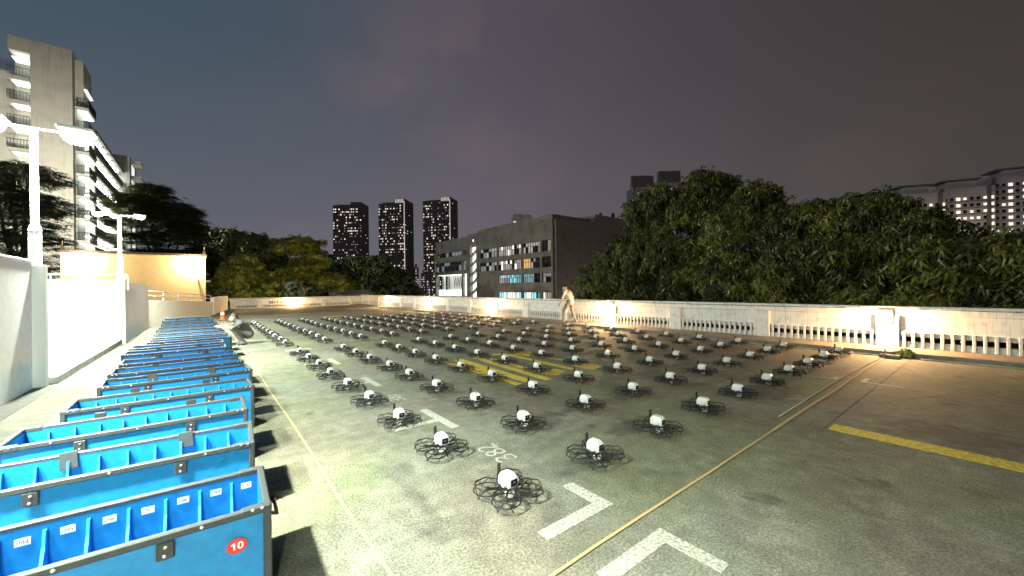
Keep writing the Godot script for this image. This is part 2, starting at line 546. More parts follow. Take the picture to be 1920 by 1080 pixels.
# ---------------------------------------------------------------- setting
func make_deck() -> void:
	var g := begin()
	quad(g, Vector3(-1500, -15, 1500), Vector3(1500, -15, 1500), Vector3(1500, -15, -1500), Vector3(-1500, -15, -1500), Vector3.UP)
	structure("ground", g.commit(), M.ground_dark)
	# deck: a slab whose top carries uv1 for the grit and uv2 for the stains
	var s := begin()
	var lo := Vector2(-9, -42); var hi := Vector2(13.2, 14)
	var cs := [Vector2(lo.x, lo.y), Vector2(hi.x, lo.y), Vector2(hi.x, hi.y), Vector2(lo.x, hi.y)]
	for k: int in [0, 1, 2, 0, 2, 3]:
		var p: Vector2 = cs[k]
		var uv := Vector2((p.x + 9.0) / 23.0, (p.y + 42.0) / 48.0)
		s.set_normal(Vector3.UP); s.set_uv(uv); s.set_uv2(uv)
		s.add_vertex(Vector3(p.x, 0, p.y))
	structure("deck_floor", s.commit(), M.deck)
	var u := begin()
	span(u, Vector3(-9, -0.6, -42), Vector3(13.2, -0.01, 14))
	structure("deck_slab", u.commit(), M.kerb_concrete)
	var b := begin()
	span(b, Vector3(-8.6, -15, -41.6), Vector3(12.9, -0.62, 13.6))
	structure("car_park_storeys", b.commit(), M.kerb_concrete)
	# raised strip along the right-hand parapet, its drain edge, in cast lengths
	var z := 6.0
	rng.seed = 77
	while z > -40.5:
		var len := 2.4
		var gap := 0.02
		if z > -1.30 and z - len < -1.30: len = z + 1.22
		var k := begin()
		bevel_box(k, Vector3(11.4 + 0.075, 0.05, z - len / 2.0), Vector3(0.15, 0.10 + rng.randf_range(0, 0.004), len - gap), 0.012)
		structure("kerb", k.commit(), M.kerb_concrete)
		z -= len
		if absf(z + 1.22) < 0.05: z -= 0.28
	var t := begin()
	span(t, Vector3(11.55, 0.0, -40.6), Vector3(12.62, 0.096, 6.0))
	structure("walkway", t.commit(), M.platform_brown)
	var d := begin()
	span(d, Vector3(11.27, 0.001, -40.6), Vector3(11.33, 0.025, -1.62))
	span(d, Vector3(11.27, 0.001, -1.1), Vector3(11.33, 0.025, 6.0))
	structure("drain_edge", d.commit(), M.platform_concrete)

func sheet(called: String, poly: PackedVector2Array, y: float, m: Material) -> void:
	var s := begin()
	prism(s, poly, 0.0, y)
	structure(called, s.commit(), m)

func strip(a: Vector2, b: Vector2, w: float) -> PackedVector2Array:
	var d := (b - a).normalized()
	var n := Vector2(-d.y, d.x) * w / 2.0
	return PackedVector2Array([a + n, b + n, b - n, a - n])

func rect(x0: float, z0: float, x1: float, z1: float) -> PackedVector2Array:
	return PackedVector2Array([Vector2(x0, z0), Vector2(x1, z0), Vector2(x1, z1), Vector2(x0, z1)])

func ell(x: float, z: float, dx: float, dz: float, w := 0.1) -> PackedVector2Array:
	# L-shaped bay corner: arm along x by dx, arm along z by dz
	var sx := signf(dx) * w; var sz := signf(dz) * w
	return PackedVector2Array([Vector2(x, z), Vector2(x + dx, z), Vector2(x + dx, z + sz), Vector2(x + sx, z + sz), Vector2(x + sx, z + dz), Vector2(x, z + dz)])

func make_markings() -> void:
	var y := 0.004
	sheet("bay_marking", ell(2.26, -1.74, -0.63, -0.40), y, M.white_paint)
	sheet("bay_marking", ell(2.26, -1.38, -0.62, 0.42), y, M.white_paint)
	sheet("bay_marking", PackedVector2Array([Vector2(1.6, -4.2), Vector2(2.12, -4.2), Vector2(2.12, -4.62), Vector2(2.22, -4.62), Vector2(2.22, -3.8), Vector2(2.12, -3.8), Vector2(2.12, -4.1), Vector2(1.6, -4.1)]), y, M.white_paint)
	sheet("bay_marking", PackedVector2Array([Vector2(1.6, -6.62), Vector2(2.12, -6.62), Vector2(2.12, -7.0), Vector2(2.22, -7.0), Vector2(2.22, -6.2), Vector2(2.12, -6.2), Vector2(2.12, -6.52), Vector2(1.6, -6.52)]), y, M.white_paint)
	sheet("bay_marking", PackedVector2Array([Vector2(1.6, -9.05), Vector2(2.12, -9.05), Vector2(2.12, -9.4), Vector2(2.22, -9.4), Vector2(2.22, -8.6), Vector2(2.12, -8.6), Vector2(2.12, -8.95), Vector2(1.6, -8.95)]), y, M.white_paint)
	sheet("bay_marking", rect(1.6, -11.45, 2.2, -11.33), y, M.white_paint)
	sheet("bay_marking", ell(8.05, -1.45, 0.40, 0.5, 0.07), y, M.white_paint)
	sheet("bay_marking", ell(7.95, -1.72, 0.30, -0.55, 0.07), y, M.white_paint)
	# yellow line by the right-hand bays and the long stretched lettering in the lane
	sheet("yellow_line", rect(5.19, -1.19, 5.43, 3.5), y, M.yellow_paint)
	sheet("yellow_line", rect(5.3, -24.6, 6.4, -24.2), y, M.yellow_paint)
	sheet("yellow_line", rect(5.0, -22.4, 6.2, -22.1), y, M.yellow_paint)
	var marks := [[Vector2(3.95, -7.36), Vector2(3.92, -4.83), 0.13], [Vector2(4.30, -7.39), Vector2(4.18, -4.89), 0.19], [Vector2(4.72, -7.35), Vector2(4.50, -4.75), 0.15], [Vector2(4.92, -7.0), Vector2(4.76, -5.13), 0.14], [Vector2(5.22, -7.38), Vector2(5.5, -7.22), 0.16], [Vector2(5.50, -7.16), Vector2(5.42, -5.0), 0.13], [Vector2(5.70, -7.16), Vector2(5.98, -5.83), 0.14]]
	for m: Array in marks: sheet("lane_lettering", strip(m[0], m[1], m[2]), y, M.yellow_paint)
	sheet("lane_lettering", PackedVector2Array([Vector2(3.98, -6.7), Vector2(4.16, -6.2), Vector2(4.13, -5.7), Vector2(3.98, -6.0)]), y, M.yellow_paint)
	sheet("lane_lettering", PackedVector2Array([Vector2(4.83, -5.40), Vector2(5.05, -5.46), Vector2(5.2, -5.25), Vector2(5.18, -5.02), Vector2(4.86, -4.9), Vector2(4.74, -5.1)]), y, M.yellow_paint)
	sheet("lane_lettering", PackedVector2Array([Vector2(5.82, -7.3), Vector2(6.05, -7.3), Vector2(6.12, -7.05), Vector2(6.02, -6.88), Vector2(5.84, -7.0)]), y, M.yellow_paint)
	sheet("lane_lettering", PackedVector2Array([Vector2(5.62, -5.3), Vector2(5.95, -5.4), Vector2(6.1, -5.1), Vector2(6.02, -4.85), Vector2(5.66, -4.78)]), y, M.yellow_paint)
	for n: Array in [["382", 2.13, -2.97], ["381", 2.10, -5.40]]:
		var o := structure("bay_number", text_mesh(n[0], 0.2), M.white_paint, Vector3(n[1], 0.004, n[2]))
		o.rotation = Vector3(-PI / 2.0, 0, 0)
		o.rotate(Vector3.UP, PI / 2.0)

func make_joints() -> void:
	sheet("deck_joint", rect(-1.9, -11.86, 11.25, -11.83), 0.002, M.joint_shade_concrete)
	sheet("deck_joint", rect(-1.0, -23.6, 11.25, -23.57), 0.002, M.joint_shade_concrete)
	sheet("deck_joint", rect(5.05, -1.24, 11.25, -1.222), 0.002, M.joint_shade_concrete)
	rng.seed = 19
	for d: Array in [[0.98, -2.45, 0.2, 0.5], [1.35, -2.1, -0.6, 0.45], [0.86, -4.4, 0.4, 0.5], [2.6, -6.8, 1.2, 0.9], [4.4, -2.6, 0.1, 0.9], [7.2, -0.9, 0.3, 1.6], [9.3, -0.4, 0.5, 1.4]]:
		var p := Vector2(d[0], d[1])
		var a: float = d[2]
		var n := int(d[3] / 0.06)
		var left := PackedVector2Array(); var right := PackedVector2Array()
		for k in n:
			var w := 0.0028 * (1.0 - absf(k * 2.0 / n - 1.0)) + 0.0008
			var side := Vector2.from_angle(a + PI / 2.0) * w
			left.append(p + side); right.append(p - side)
			a += rng.randf_range(-0.5, 0.5)
			p += Vector2.from_angle(d[2] * 0.6 + a * 0.4) * 0.06
		right.reverse()
		left.append_array(right)
		if Geometry2D.triangulate_polygon(left).size(): sheet("crack", left, 0.0015, M.joint_shade_concrete)

func make_straps() -> void:
	var s := begin()
	var last := Vector3(0.775, 0.004, 3.0)
	rng.seed = 9
	for i in 30:
		var z := 3.0 - (i + 1)
		var p := Vector3(0.775 + rng.randf_range(-0.012, 0.012), 0.004, z)
		quad(s, last + Vector3(-0.009, 0, 0), last + Vector3(0.009, 0, 0), p + Vector3(0.009, 0, 0), p + Vector3(-0.009, 0, 0), Vector3.UP)
		last = p
	tag(part("marking_strap", s.commit(), M.strap_yellow, self), "yellow marking strap laid along the crates beside the drone rows", "strap")
	var t := begin()
	var prev := Vector3(-0.6, 0.008, -1.50)
	for i in 24:
		var x := -0.6 + 11.6 * (i + 1) / 24.0
		var p := Vector3(x, 0.008, -1.50 - 0.009 * x + rng.randf_range(-0.007, 0.007))
		var w := 0.010 if x < 5.0 else 0.017
		quad(t, prev + Vector3(0, 0, -w), prev + Vector3(0, 0, w), p + Vector3(0, 0.0, w), p + Vector3(0, 0.0, -w), Vector3.UP)
		prev = p
	tag(part("marking_strap", t.commit(), M.strap_yellow, self), "yellow marking strap stretched along the front drone row to the kerb", "strap")
	var u := begin()
	tube(u, [Vector3(5.25, 0.006, -1.66), Vector3(7.4, 0.008, -1.69), Vector3(9.2, 0.006, -1.68), Vector3(10.95, 0.01, -1.63)], 0.007, 5)
	tag(part("thin_cord", u.commit(), M.strap_pale, self), "thin pale cord lying beside the yellow strap near the kerb", "cord")
	# block the strap is tied to
	var b := thing("timber_block", "small timber block with a tied cord at the kerb", "block", Vector3(11.13, 0, -1.62))
	part("block", box_mesh(Vector3(0.12, 0.07, 0.32), 0.008), M.kerb_concrete, b, Vector3(0, 0.036, 0.1))
	var k := begin()
	tube(k, [Vector3(-0.065, 0.01, 0.02), Vector3(-0.066, 0.07, 0.03), Vector3(-0.03, 0.085, 0.02), Vector3(0.02, 0.10, 0.03), Vector3(0.04, 0.17, 0.02)], 0.012, 6)
	part("cord", k.commit(), M.rope, b)

# parapet: local x runs along the wall, +z faces the deck
func parapet(label: String, at: Vector3, turn: float, posts: Array, from: float, to: float) -> Node3D:
	var t := thing("parapet_wall", label, "wall", at, turn)
	var edges := posts.duplicate()
	var pillar := begin()
	bevel_box(pillar, Vector3(0, 0.36, -0.03), Vector3(0.40, 0.72, 0.22), 0.012)
	var pm := pillar.commit()
	var bal := box_mesh(Vector3(0.052, 0.36, 0.05), 0.008)
	var stops := [from]
	for p: float in edges:
		part("pillar", pm, M.parapet_paint, t, Vector3(p, 0, 0))
		stops.append(p)
	stops.append(to)
	for i in stops.size() - 1:
		var a: float = stops[i] + (0.2 if i > 0 else 0.0)
		var b: float = stops[i + 1] - (0.2 if i < stops.size() - 2 else 0.0)
		if b - a < 0.2: continue
		var c := (a + b) / 2.0
		var l := b - a - 0.004
		part("upper_panel", box_mesh(Vector3(l, 0.47, 0.12)), M.parapet_paint, t, Vector3(c, 0.485, -0.06))
		part("sill_panel", box_mesh(Vector3(l, 0.13, 0.12)), M.parapet_paint, t, Vector3(c, 0.065, -0.06))
		part("top_rail", box_mesh(Vector3(l, 0.035, 0.03), 0.006), M.baluster_paint, t, Vector3(c, 0.352, 0.019))
		part("bottom_rail", box_mesh(Vector3(l, 0.05, 0.03), 0.006), M.baluster_paint, t, Vector3(c, 0.027, 0.019))
		var n := maxi(2, int(round(l / 0.142)))
		for k in n:
			part("baluster", bal, M.baluster_paint, t, Vector3(a + l * (k + 0.5) / n, 0.184, 0.037))
	var beam := begin()
	bevel_box(beam, Vector3((from + to) / 2.0, 0.825, -0.04), Vector3(to - from, 0.206, 0.18), 0.012)
	part("coping_beam", beam.commit(), M.parapet_paint, t)
	var pipe := begin()
	tube(pipe, [Vector3(from, 0.862, 0.072), Vector3(to, 0.862, 0.072)], 0.011, 6)
	part("conduit", pipe.commit(), M.pipe_grey, t)
	var clip := box_mesh(Vector3(0.03, 0.035, 0.03))
	var x := from + 0.4
	while x < to:
		part("conduit_clip", clip, M.pipe_grey, t, Vector3(x, 0.862, 0.066))
		x += 1.3
	return t

func bulkhead(label: String, at: Vector3, turn: float, energy: float) -> void:
	var t := thing("wall_light", label, "light", at, turn, "bulkhead lights on the parapet")
	part("housing", box_mesh(Vector3(0.22, 0.29, 0.035), 0.01), M.pipe_grey, t, Vector3(0, 0, 0.0175))
	var s := begin()
	bevel_box(s, Vector3(0, 0, 0.085), Vector3(0.19, 0.26, 0.10), 0.035)
	part("bulb_cover", s.commit(), M.bulkhead_glow, t)
	omni(t, Vector3(0, 0, 0.075), Color(1.0, 0.80, 0.56), energy, 0.06)

func flood_pole(label: String, at: Vector3, h: float, cool: bool, beam: float, spill: float, half := 65.0, aim := Vector3(0, -1, 0), lens_size := 1.0) -> void:
	var t := thing("floodlight_pole", label, "lamp post", at, 0.0, "twin floodlight poles along the white wall")
	var s := begin()
	lathe(s, [Vector2(0.09, 0), Vector2(0.085, 2.7), Vector2(0.095, 2.72), Vector2(0.055, 2.85), Vector2(0.05, h), Vector2(0.0, h)], 14)
	part("pole", s.commit(), M.pole_paint, t)
	var a := begin()
	tube(a, [Vector3(-0.56, h + 0.03, 0), Vector3(0.56, h + 0.03, 0)], 0.024, 8)
	part("cross_arm", a.commit(), M.pole_paint, t)
	for side: float in [-1.0, 1.0]:
		var head := part("flood_head", box_mesh(Vector3(0.50, 0.07, 0.48), 0.015), M.pole_paint, t, Vector3(side * 0.56, h + 0.09, 0))
		head.scale = Vector3.ONE * lens_size
		var lens := begin()
		lathe(lens, [Vector2(0, -0.25), Vector2(0.11, -0.24), Vector2(0.19, -0.19), Vector2(0.23, -0.11), Vector2(0.23, -0.036), Vector2(0, -0.036)], 24)
		part("lamp_lens", lens.commit(), M.flood_glow_cool if (cool or side < 0.0) else M.flood_glow, head)
		part("bracket", box_mesh(Vector3(0.05, 0.05, 0.1)), M.pole_paint, head, Vector3(0, -0.02, 0.2 * -side))
		var tint := Color(0.96, 1.0, 0.91) if side > 0.0 else Color(0.93, 1.0, 0.95)
		omni(t, Vector3(side * 0.56, h - 0.02, 0), tint, spill, 0.12)
		var l := SpotLight3D.new()
		l.name = "light"
		l.light_color = tint
		l.light_energy = beam
		l.light_size = 0.12
		l.spot_range = 60.0
		l.spot_attenuation = 2.0
		l.spot_angle = half
		l.spot_angle_attenuation = 1.0
		l.shadow_enabled = true
		t.add_child(l, true)
		l.transform = Transform3D(Basis.looking_at(aim, Vector3(1, 0, 0)), Vector3(side * 0.56, h - 0.02, 0))

func make_walls() -> void:
	# right-hand and far parapets
	var posts := []
	for k in range(14, -3, -1): posts.append(-1.73 - 2.595 * k)
	parapet("long white parapet with pillars and balusters beside the drone rows", Vector3(12.45, 0.096, 0), -PI / 2.0, posts, -40.6, 6.0)
	var far := parapet("short white parapet lettered DECK 6A at the deck's end", Vector3(0, 0, -40.7), 0.0, [1.85, 3.78, 6.3, 8.93, 11.5], 1.5, 12.6)
	var tx := part("lettering", text_mesh("DECK 6A", 0.24, 0.004, true), M.label_ink, far, Vector3(5.08, 0.50, 0.003))
	tx.scale = Vector3(1.0, 1.0, 1)
	for k: int in [0, 3, 6, 9, 12]:
		var z := -1.73 - 2.595 * k
		bulkhead("glowing bulkhead light on the parapet pillar beside the weed tuft" if k == 0 else "%s glowing bulkhead light along the long parapet, counted from the weed tuft" % ORD[k / 3], Vector3(12.45 - 0.082, 0.78, z), -PI / 2.0, 15.0)
	bulkhead("glowing bulkhead light on the parapet beside the DECK 6A lettering", Vector3(6.3, 0.6, -40.7 + 0.082), 0.0, 17.0)
	# tall white walls on the left
	var s := begin()
	span(s, Vector3(-2.40, 0, -9.75), Vector3(-2.20, 2.04, 14.0))
	var a := thing("boundary_wall", "tall white rendered wall beside the crates, under the first floodlight pole", "wall")
	part("wall", s.commit(), M.white_wall, a)
	part("coping", box_mesh(Vector3(0.24, 0.04, 23.8), 0.01), M.white_wall, a, Vector3(-2.30, 2.061, 2.1))
	part("end_post", box_mesh(Vector3(0.16, 2.0, 0.16), 0.01), M.pole_paint, a, Vector3(-2.14, 1.0, -9.84))
	var foot_shade := begin()
	span(foot_shade, Vector3(-2.20, 0.0, -9.7), Vector3(-1.95, 0.006, 6.0))
	structure("wall_shade_strip", foot_shade.commit(), M.joint_shade_concrete)  # shadow at the foot of the wall, painted as a darker strip
	var p := begin()
	span(p, Vector3(-5.2, 0, -16.5), Vector3(-1.97, 0.13, -9.95))
	structure("platform", p.commit(), M.platform_concrete)
	var b := thing("boundary_wall", "white wall across the raised platform with a pipe railing on top", "wall")
	var sb := begin()
	span(sb, Vector3(-5.2, 0, -16.8), Vector3(-1.9, 1.93, -16.5))
	part("wall", sb.commit(), M.white_wall, b)
	var r := begin()
	tube(r, [Vector3(-5.1, 2.07, -16.6), Vector3(-1.86, 2.07, -16.6), Vector3(-1.84, 1.95, -16.6), Vector3(-1.84, 1.6, -16.6)], 0.028, 8)
	part("rail", r.commit(), M.rail_white, b)
	for k in 5:
		var q := begin()
		tube(q, [Vector3(-4.9 + k * 0.75, 1.93, -16.6), Vector3(-4.9 + k * 0.75, 2.07, -16.6)], 0.02, 6)
		part("rail_post", q.commit(), M.rail_white, b)
	var back := begin()
	span(back, Vector3(-5.5, 0, -16.8), Vector3(-5.2, 1.9, -9.75))
	part("back_wall", back.commit(), M.white_wall, b)
	var c := thing("boundary_wall", "lower white wall running on past the second floodlight pole", "wall")
	var sc := begin()
	span(sc, Vector3(-2.2, 0, -22.6), Vector3(-1.9, 1.84, -16.82))
	part("wall", sc.commit(), M.white_wall, c)
	# ramp side wall with its railing, and the short wall that joins the far parapet
	var d := thing("ramp_wall", "white ramp wall with a thin white railing before the tan building", "wall")
	var sd := begin()
	var A := Vector3(-1.9, 0, -22.7); var B := Vector3(0.42, 0, -32.4)
	var off := Vector3(-0.24, 0, -0.06)
	var m0 := (A + B) / 2.0 + Vector3(-0.12, 0.5, 0)
	var A1 := A + Vector3(0, 1.2, 0); var B1 := B + Vector3(0, 0.86, 0)
	quad_auto(sd, A, B, B1, A1, m0); quad_auto(sd, A + off, B + off, B1 + off, A1 + off, m0); quad_auto(sd, A1, B1, B1 + off, A1 + off, m0)
	quad_auto(sd, A, A1, A1 + off, A + off, m0); quad_auto(sd, B, B1, B1 + off, B + off, m0)
	part("wall", sd.commit(), M.white_wall, d)
	for e: float in [0.0, 0.2]:
		var rr := begin()
		tube(rr, [A1 + off * 0.5 + Vector3(0, 0.40 - e, 0), B1 + off * 0.5 + Vector3(0, 0.40 - e, 0)], 0.022, 6)
		part("rail", rr.commit(), M.rail_white, d)
	for k in 6:
		var f := k / 5.0
		var q := begin()
		var base := A1.lerp(B1, f) + off * 0.5
		tube(q, [base - Vector3(0, 0.02, 0), base + Vector3(0, 0.40, 0)], 0.022, 6)
		part("rail_post", q.commit(), M.rail_white, d)
	var e2 := thing("boundary_wall", "plain cream wall behind the traffic cone", "wall")
	var se := begin()
	var C := Vector3(0.46, 0, -32.4); var Dd := Vector3(1.5, 0, -40.6)
	var o2 := Vector3(-0.2, 0, 0)
	var mm := (C + Dd) / 2.0 + Vector3(-0.1, 0.5, 0)
	var up := Vector3(0, 1.14, 0)
	quad_auto(se, C, Dd, Dd + up, C + up, mm); quad_auto(se, C + o2, Dd + o2, Dd + o2 + up, C + o2 + up, mm); quad_auto(se, C + up, Dd + up, Dd + up + o2, C + up + o2, mm); quad_auto(se, C, C + up, C + up + o2, C + o2, mm)
	part("wall", se.commit(), M.white_wall, e2)
	flood_pole("white twin floodlight pole rising beside the nearest crates", Vector3(-2.5, 0, -2.65), 4.5, false, 165.0, 12.0, 59.0)
	flood_pole("white twin floodlight pole by the open end of the tall white wall", Vector3(-2.5, 0, 6.2), 4.4, false, 65.0, 2.0, 42.0, Vector3(1.7, -4.1, -8.6).normalized())
	flood_pole("white twin floodlight pole behind the tall white wall", Vector3(-2.5, 0, -11.3), 4.62, false, 175.0, 18.0, 69.0)
	flood_pole("white twin floodlight pole before the tan building", Vector3(-2.5, 0, -20.6), 4.4, true, 130.0, 32.0, 73.0, Vector3(0, -1, 0), 0.62)

func make_tan_building() -> void:
	var t := thing("tan_building", "low tan rendered building with two facade lights", "building", Vector3(-3.7, 0, -41.5))
	var s := begin()
	span(s, Vector3(-3.75, -15, -3.0), Vector3(3.75, 4.28, 3.0))
	part("wall", s.commit(), M.tan_plaster, t)
	part("roof", box_mesh(Vector3(7.7, 0.12, 6.2), 0.01), M.dark_trim, t, Vector3(0, 4.345, 0))
	part("cornice", box_mesh(Vector3(7.6, 0.10, 0.06)), M.tan_plaster, t, Vector3(0, 4.18, 3.032))
	for sx: float in [-1.0, 1.0]:
		var f := begin()
		lathe(f, [Vector2(0.09, 4.4), Vector2(0.09, 4.6), Vector2(0.03, 4.66), Vector2(0.015, 4.7), Vector2(0.015, 5.0), Vector2(0, 5.0)], 8, Vector3(sx * 3.68, 0, 2.9))
		part("roof_finial", f.commit(), M.tan_plaster, t)
	part("wall_bracket", box_mesh(Vector3(0.3, 0.08, 0.12)), M.rail_white, t, Vector3(3.9, 2.35, 2.5))
	var cam := part("wall_camera", box_mesh(Vector3(0.10, 0.12, 0.22), 0.02), M.pipe_grey, t, Vector3(3.3, 2.45, 3.12))
	part("lens", box_mesh(Vector3(0.06, 0.06, 0.03)), M.dark_metal, cam, Vector3(0, 0, 0.12))
	for x: float in [-2.75, 3.05]:
		var l := thing("facade_light", ("warm floodlight on the tan building at the end by the floodlight poles" if x < 0.0 else "warm floodlight on the tan building at the end by the wall camera"), "light", Vector3(-3.7 + x, 3.72, -38.5), 0.0, "floodlights on the tan building")
		part("arm", box_mesh(Vector3(0.06, 0.06, 0.28)), M.dark_metal, l, Vector3(0, 0.12, 0.14))
		var b := begin()
		bevel_box(b, Vector3(0, 0, 0.36), Vector3(0.38, 0.2, 0.2), 0.04)
		part("lamp_lens", b.commit(), M.facade_glow, l)
		omni(l, Vector3(0, 0, 0.36), Color(1.0, 0.87, 0.66), 30.0, 0.1)

# ---------------------------------------------------------------- drones
func guard_mesh(sides: int, segs: int, wire: float) -> ArrayMesh:
	# wire cage round one propeller: two rings joined by zigzag struts, with spokes to the motor
	var s := begin()
	var top := []; var low := []
	for k in segs:
		var a := TAU * k / segs
		var bump := 1.0 + 0.012 * cos(a * 6.0)
		top.append(Vector3(cos(a) * 0.094 * bump, 0.098 + 0.004 * cos(a * 6.0), sin(a) * 0.094 * bump))
		low.append(Vector3(cos(a) * 0.102, 0.058, sin(a) * 0.102))
	tube(s, top, wire * 1.15, sides, true)
	tube(s, low, wire * 1.15, sides, true)
	wire *= 0.7
	for k in 6:
		var a := TAU * (k + 0.25) / 6.0
		var b := TAU * (k + 0.75) / 6.0
		var c := TAU * (k + 1.25) / 6.0
		var m := Vector3(cos(b) * 0.107, 0.028, sin(b) * 0.107)
		tube(s, [Vector3(cos(a) * 0.094, 0.098, sin(a) * 0.094), Vector3(cos(b - 0.12) * 0.102, 0.058, sin(b - 0.12) * 0.102), m], wire, maxi(3, sides - 1), false, false)
		tube(s, [Vector3(cos(c) * 0.094, 0.098, sin(c) * 0.094), Vector3(cos(b + 0.12) * 0.102, 0.058, sin(b + 0.12) * 0.102), m], wire, maxi(3, sides - 1), false, false)
		if k % 2 == 0:
			tube(s, [Vector3(0, 0.05, 0), Vector3(cos(b) * 0.102, 0.058, sin(b) * 0.102)], wire * 0.9, 3, false, false)
	return s.commit()

func body_mesh() -> ArrayMesh:
	# white shell: eight-sided, narrower on top, with small ears left and right
	var s := begin()
	var prof := [[0.084, 0.034], [0.104, 0.047], [0.158, 0.047], [0.186, 0.033]]
	var rings := []
	for p: Array in prof:
		var w: float = p[1]; var c := w * 0.22; var l := w * 1.38
		rings.append([Vector3(w, p[0], -l + c), Vector3(w, p[0], l - c), Vector3(w - c, p[0], l), Vector3(-w + c, p[0], l), Vector3(-w, p[0], l - c), Vector3(-w, p[0], -l + c), Vector3(-w + c, p[0], -l), Vector3(w - c, p[0], -l)])
	for i in rings.size() - 1:
		for k in 8:
			var mid := Vector3(0, (prof[i][0] + prof[i + 1][0]) / 2.0, 0)
			quad_auto(s, rings[i][k], rings[i][(k + 1) % 8], rings[i + 1][(k + 1) % 8], rings[i + 1][k], mid)
	for e: int in [0, rings.size() - 1]:
		for k in range(1, 7):
			var n := Vector3.UP if e > 0 else Vector3.DOWN
			tri(s, rings[e][0], rings[e][k], rings[e][k + 1], n, n, n)
	for sx: float in [-1.0, 1.0]:
		var b := begin()
		bevel_box(s, Vector3(sx * 0.062, 0.122, 0.03), Vector3(0.036, 0.020, 0.024), 0.006, Basis(Vector3.BACK, sx * -0.3))
	return s.commit()

func make_drone(full: bool, label: String, group: String) -> Node3D:
	var t := thing("quadcopter_drone", label, "drone", Vector3.ZERO, 0.0, group)
	part("body", D.body, M.drone_white, t)
	var p := part("front_panel", D.panel, M.panel_black, t, Vector3(0.004, 0.131, 0.062))
	if full: part("lens", D.lens, M.panel_grey, p, Vector3(-0.004, 0.006, 0.009))
	part("antenna", D.antenna, M.drone_black, t, Vector3(-0.03, 0.15, -0.066))
	part("base_diffuser", D.dome, M.drone_diffuser, t)
	if full: part("battery", D.battery, M.drone_black, t, Vector3(0, 0.066, -0.02))
	for q: Array in [[-1, -1], [1, -1], [1, 1], [-1, 1]]:
		var at := Vector3(q[0] * 0.108, 0, q[1] * 0.108)
		var g := part("propeller_guard", D.guard if full else D.guard_low, M.guard_black, t, at)
		if full:
			part("arm", D.arm, M.drone_black, t, Vector3(q[0] * 0.072, 0.066, q[1] * 0.072), Vector3(0, atan2(-q[1], q[0]), 0))
			part("motor", D.motor, M.drone_black, g)
			part("propeller", D.prop, M.drone_black, g, Vector3(0, 0.078, 0), Vector3(0, rng.randf() * TAU, 0))
	return t

const ORD := ["first", "second", "third", "fourth", "fifth", "sixth", "seventh", "eighth", "ninth", "tenth", "eleventh", "twelfth", "thirteenth", "fourteenth", "fifteenth", "sixteenth", "seventeenth", "eighteenth", "nineteenth"]
var D := {}
func make_drones() -> void:
	rng.seed = 21
	D.body = body_mesh()
	D.panel = box_mesh(Vector3(0.062, 0.052, 0.016), 0.004)
	D.lens = box_mesh(Vector3(0.018, 0.012, 0.004))
	var a := begin()
	lathe(a, [Vector2(0.014, 0), Vector2(0.0145, 0.085), Vector2(0.010, 0.094), Vector2(0, 0.094)], 10)
	D.antenna = a.commit()
	var d := begin()
	lathe(d, [Vector2(0, 0.012), Vector2(0.024, 0.016), Vector2(0.036, 0.030), Vector2(0.040, 0.048), Vector2(0.036, 0.062), Vector2(0, 0.066)], 14, Vector3(0.0, 0, 0.02))
	D.dome = d.commit()
	D.battery = box_mesh(Vector3(0.06, 0.022, 0.11), 0.004)
	D.guard = guard_mesh(4, 24, 0.0046)
	D.guard_low = guard_mesh(3, 14, 0.0052)
	D.arm = box_mesh(Vector3(0.10, 0.008, 0.014))
	var m := begin()
	lathe(m, [Vector2(0.013, 0.048), Vector2(0.015, 0.058), Vector2(0.015, 0.072), Vector2(0.006, 0.080), Vector2(0, 0.082)], 10)
	D.motor = m.commit()
	var p := begin()
	for side: float in [-1.0, 1.0]:
		var q := [Vector3(0.004 * side, 0, 0.005), Vector3(0.03 * side, 0.004, 0.010), Vector3(0.078 * side, 0.002, 0.005), Vector3(0.080 * side, 0, -0.003), Vector3(0.03 * side, -0.003, -0.009), Vector3(0.004 * side, 0, -0.005)]
		for k in range(1, 5): tri(p, q[0], q[k], q[k + 1], Vector3.UP, Vector3.UP, Vector3.UP)
	D.prop = p.commit()
	var label := "small white drone with black wire propeller guards in the rows on the deck"
	var group := "drones set out in rows on the deck"
	var near := make_drone(true, label, group)
	var far: Node3D = null
	var first := true
	for i in 20:
		if i == 9: continue
		for k in 10:
			var o: Node3D
			if i < 9:
				o = near if first else near.duplicate()
			else:
				if far == null:
					far = make_drone(false, label, group)
					o = far
				else: o = far.duplicate()
			if o.get_parent() == null:
				o.name = numbered("quadcopter_drone")
				add_child(o)
			first = false
			o.set_meta("label", "white drone with black guards, %s row from the front strap, %s from the crates" % [ORD[i - (1 if i > 9 else 0)], ORD[k]])
			o.position = Vector3(1.721 + 1.0045 * k + rng.randf_range(-0.02, 0.02), 0.0, -2.285 - 0.999 * i + rng.randf_range(-0.02, 0.02))
			o.rotation.y = rng.randf_range(-0.07, 0.07)

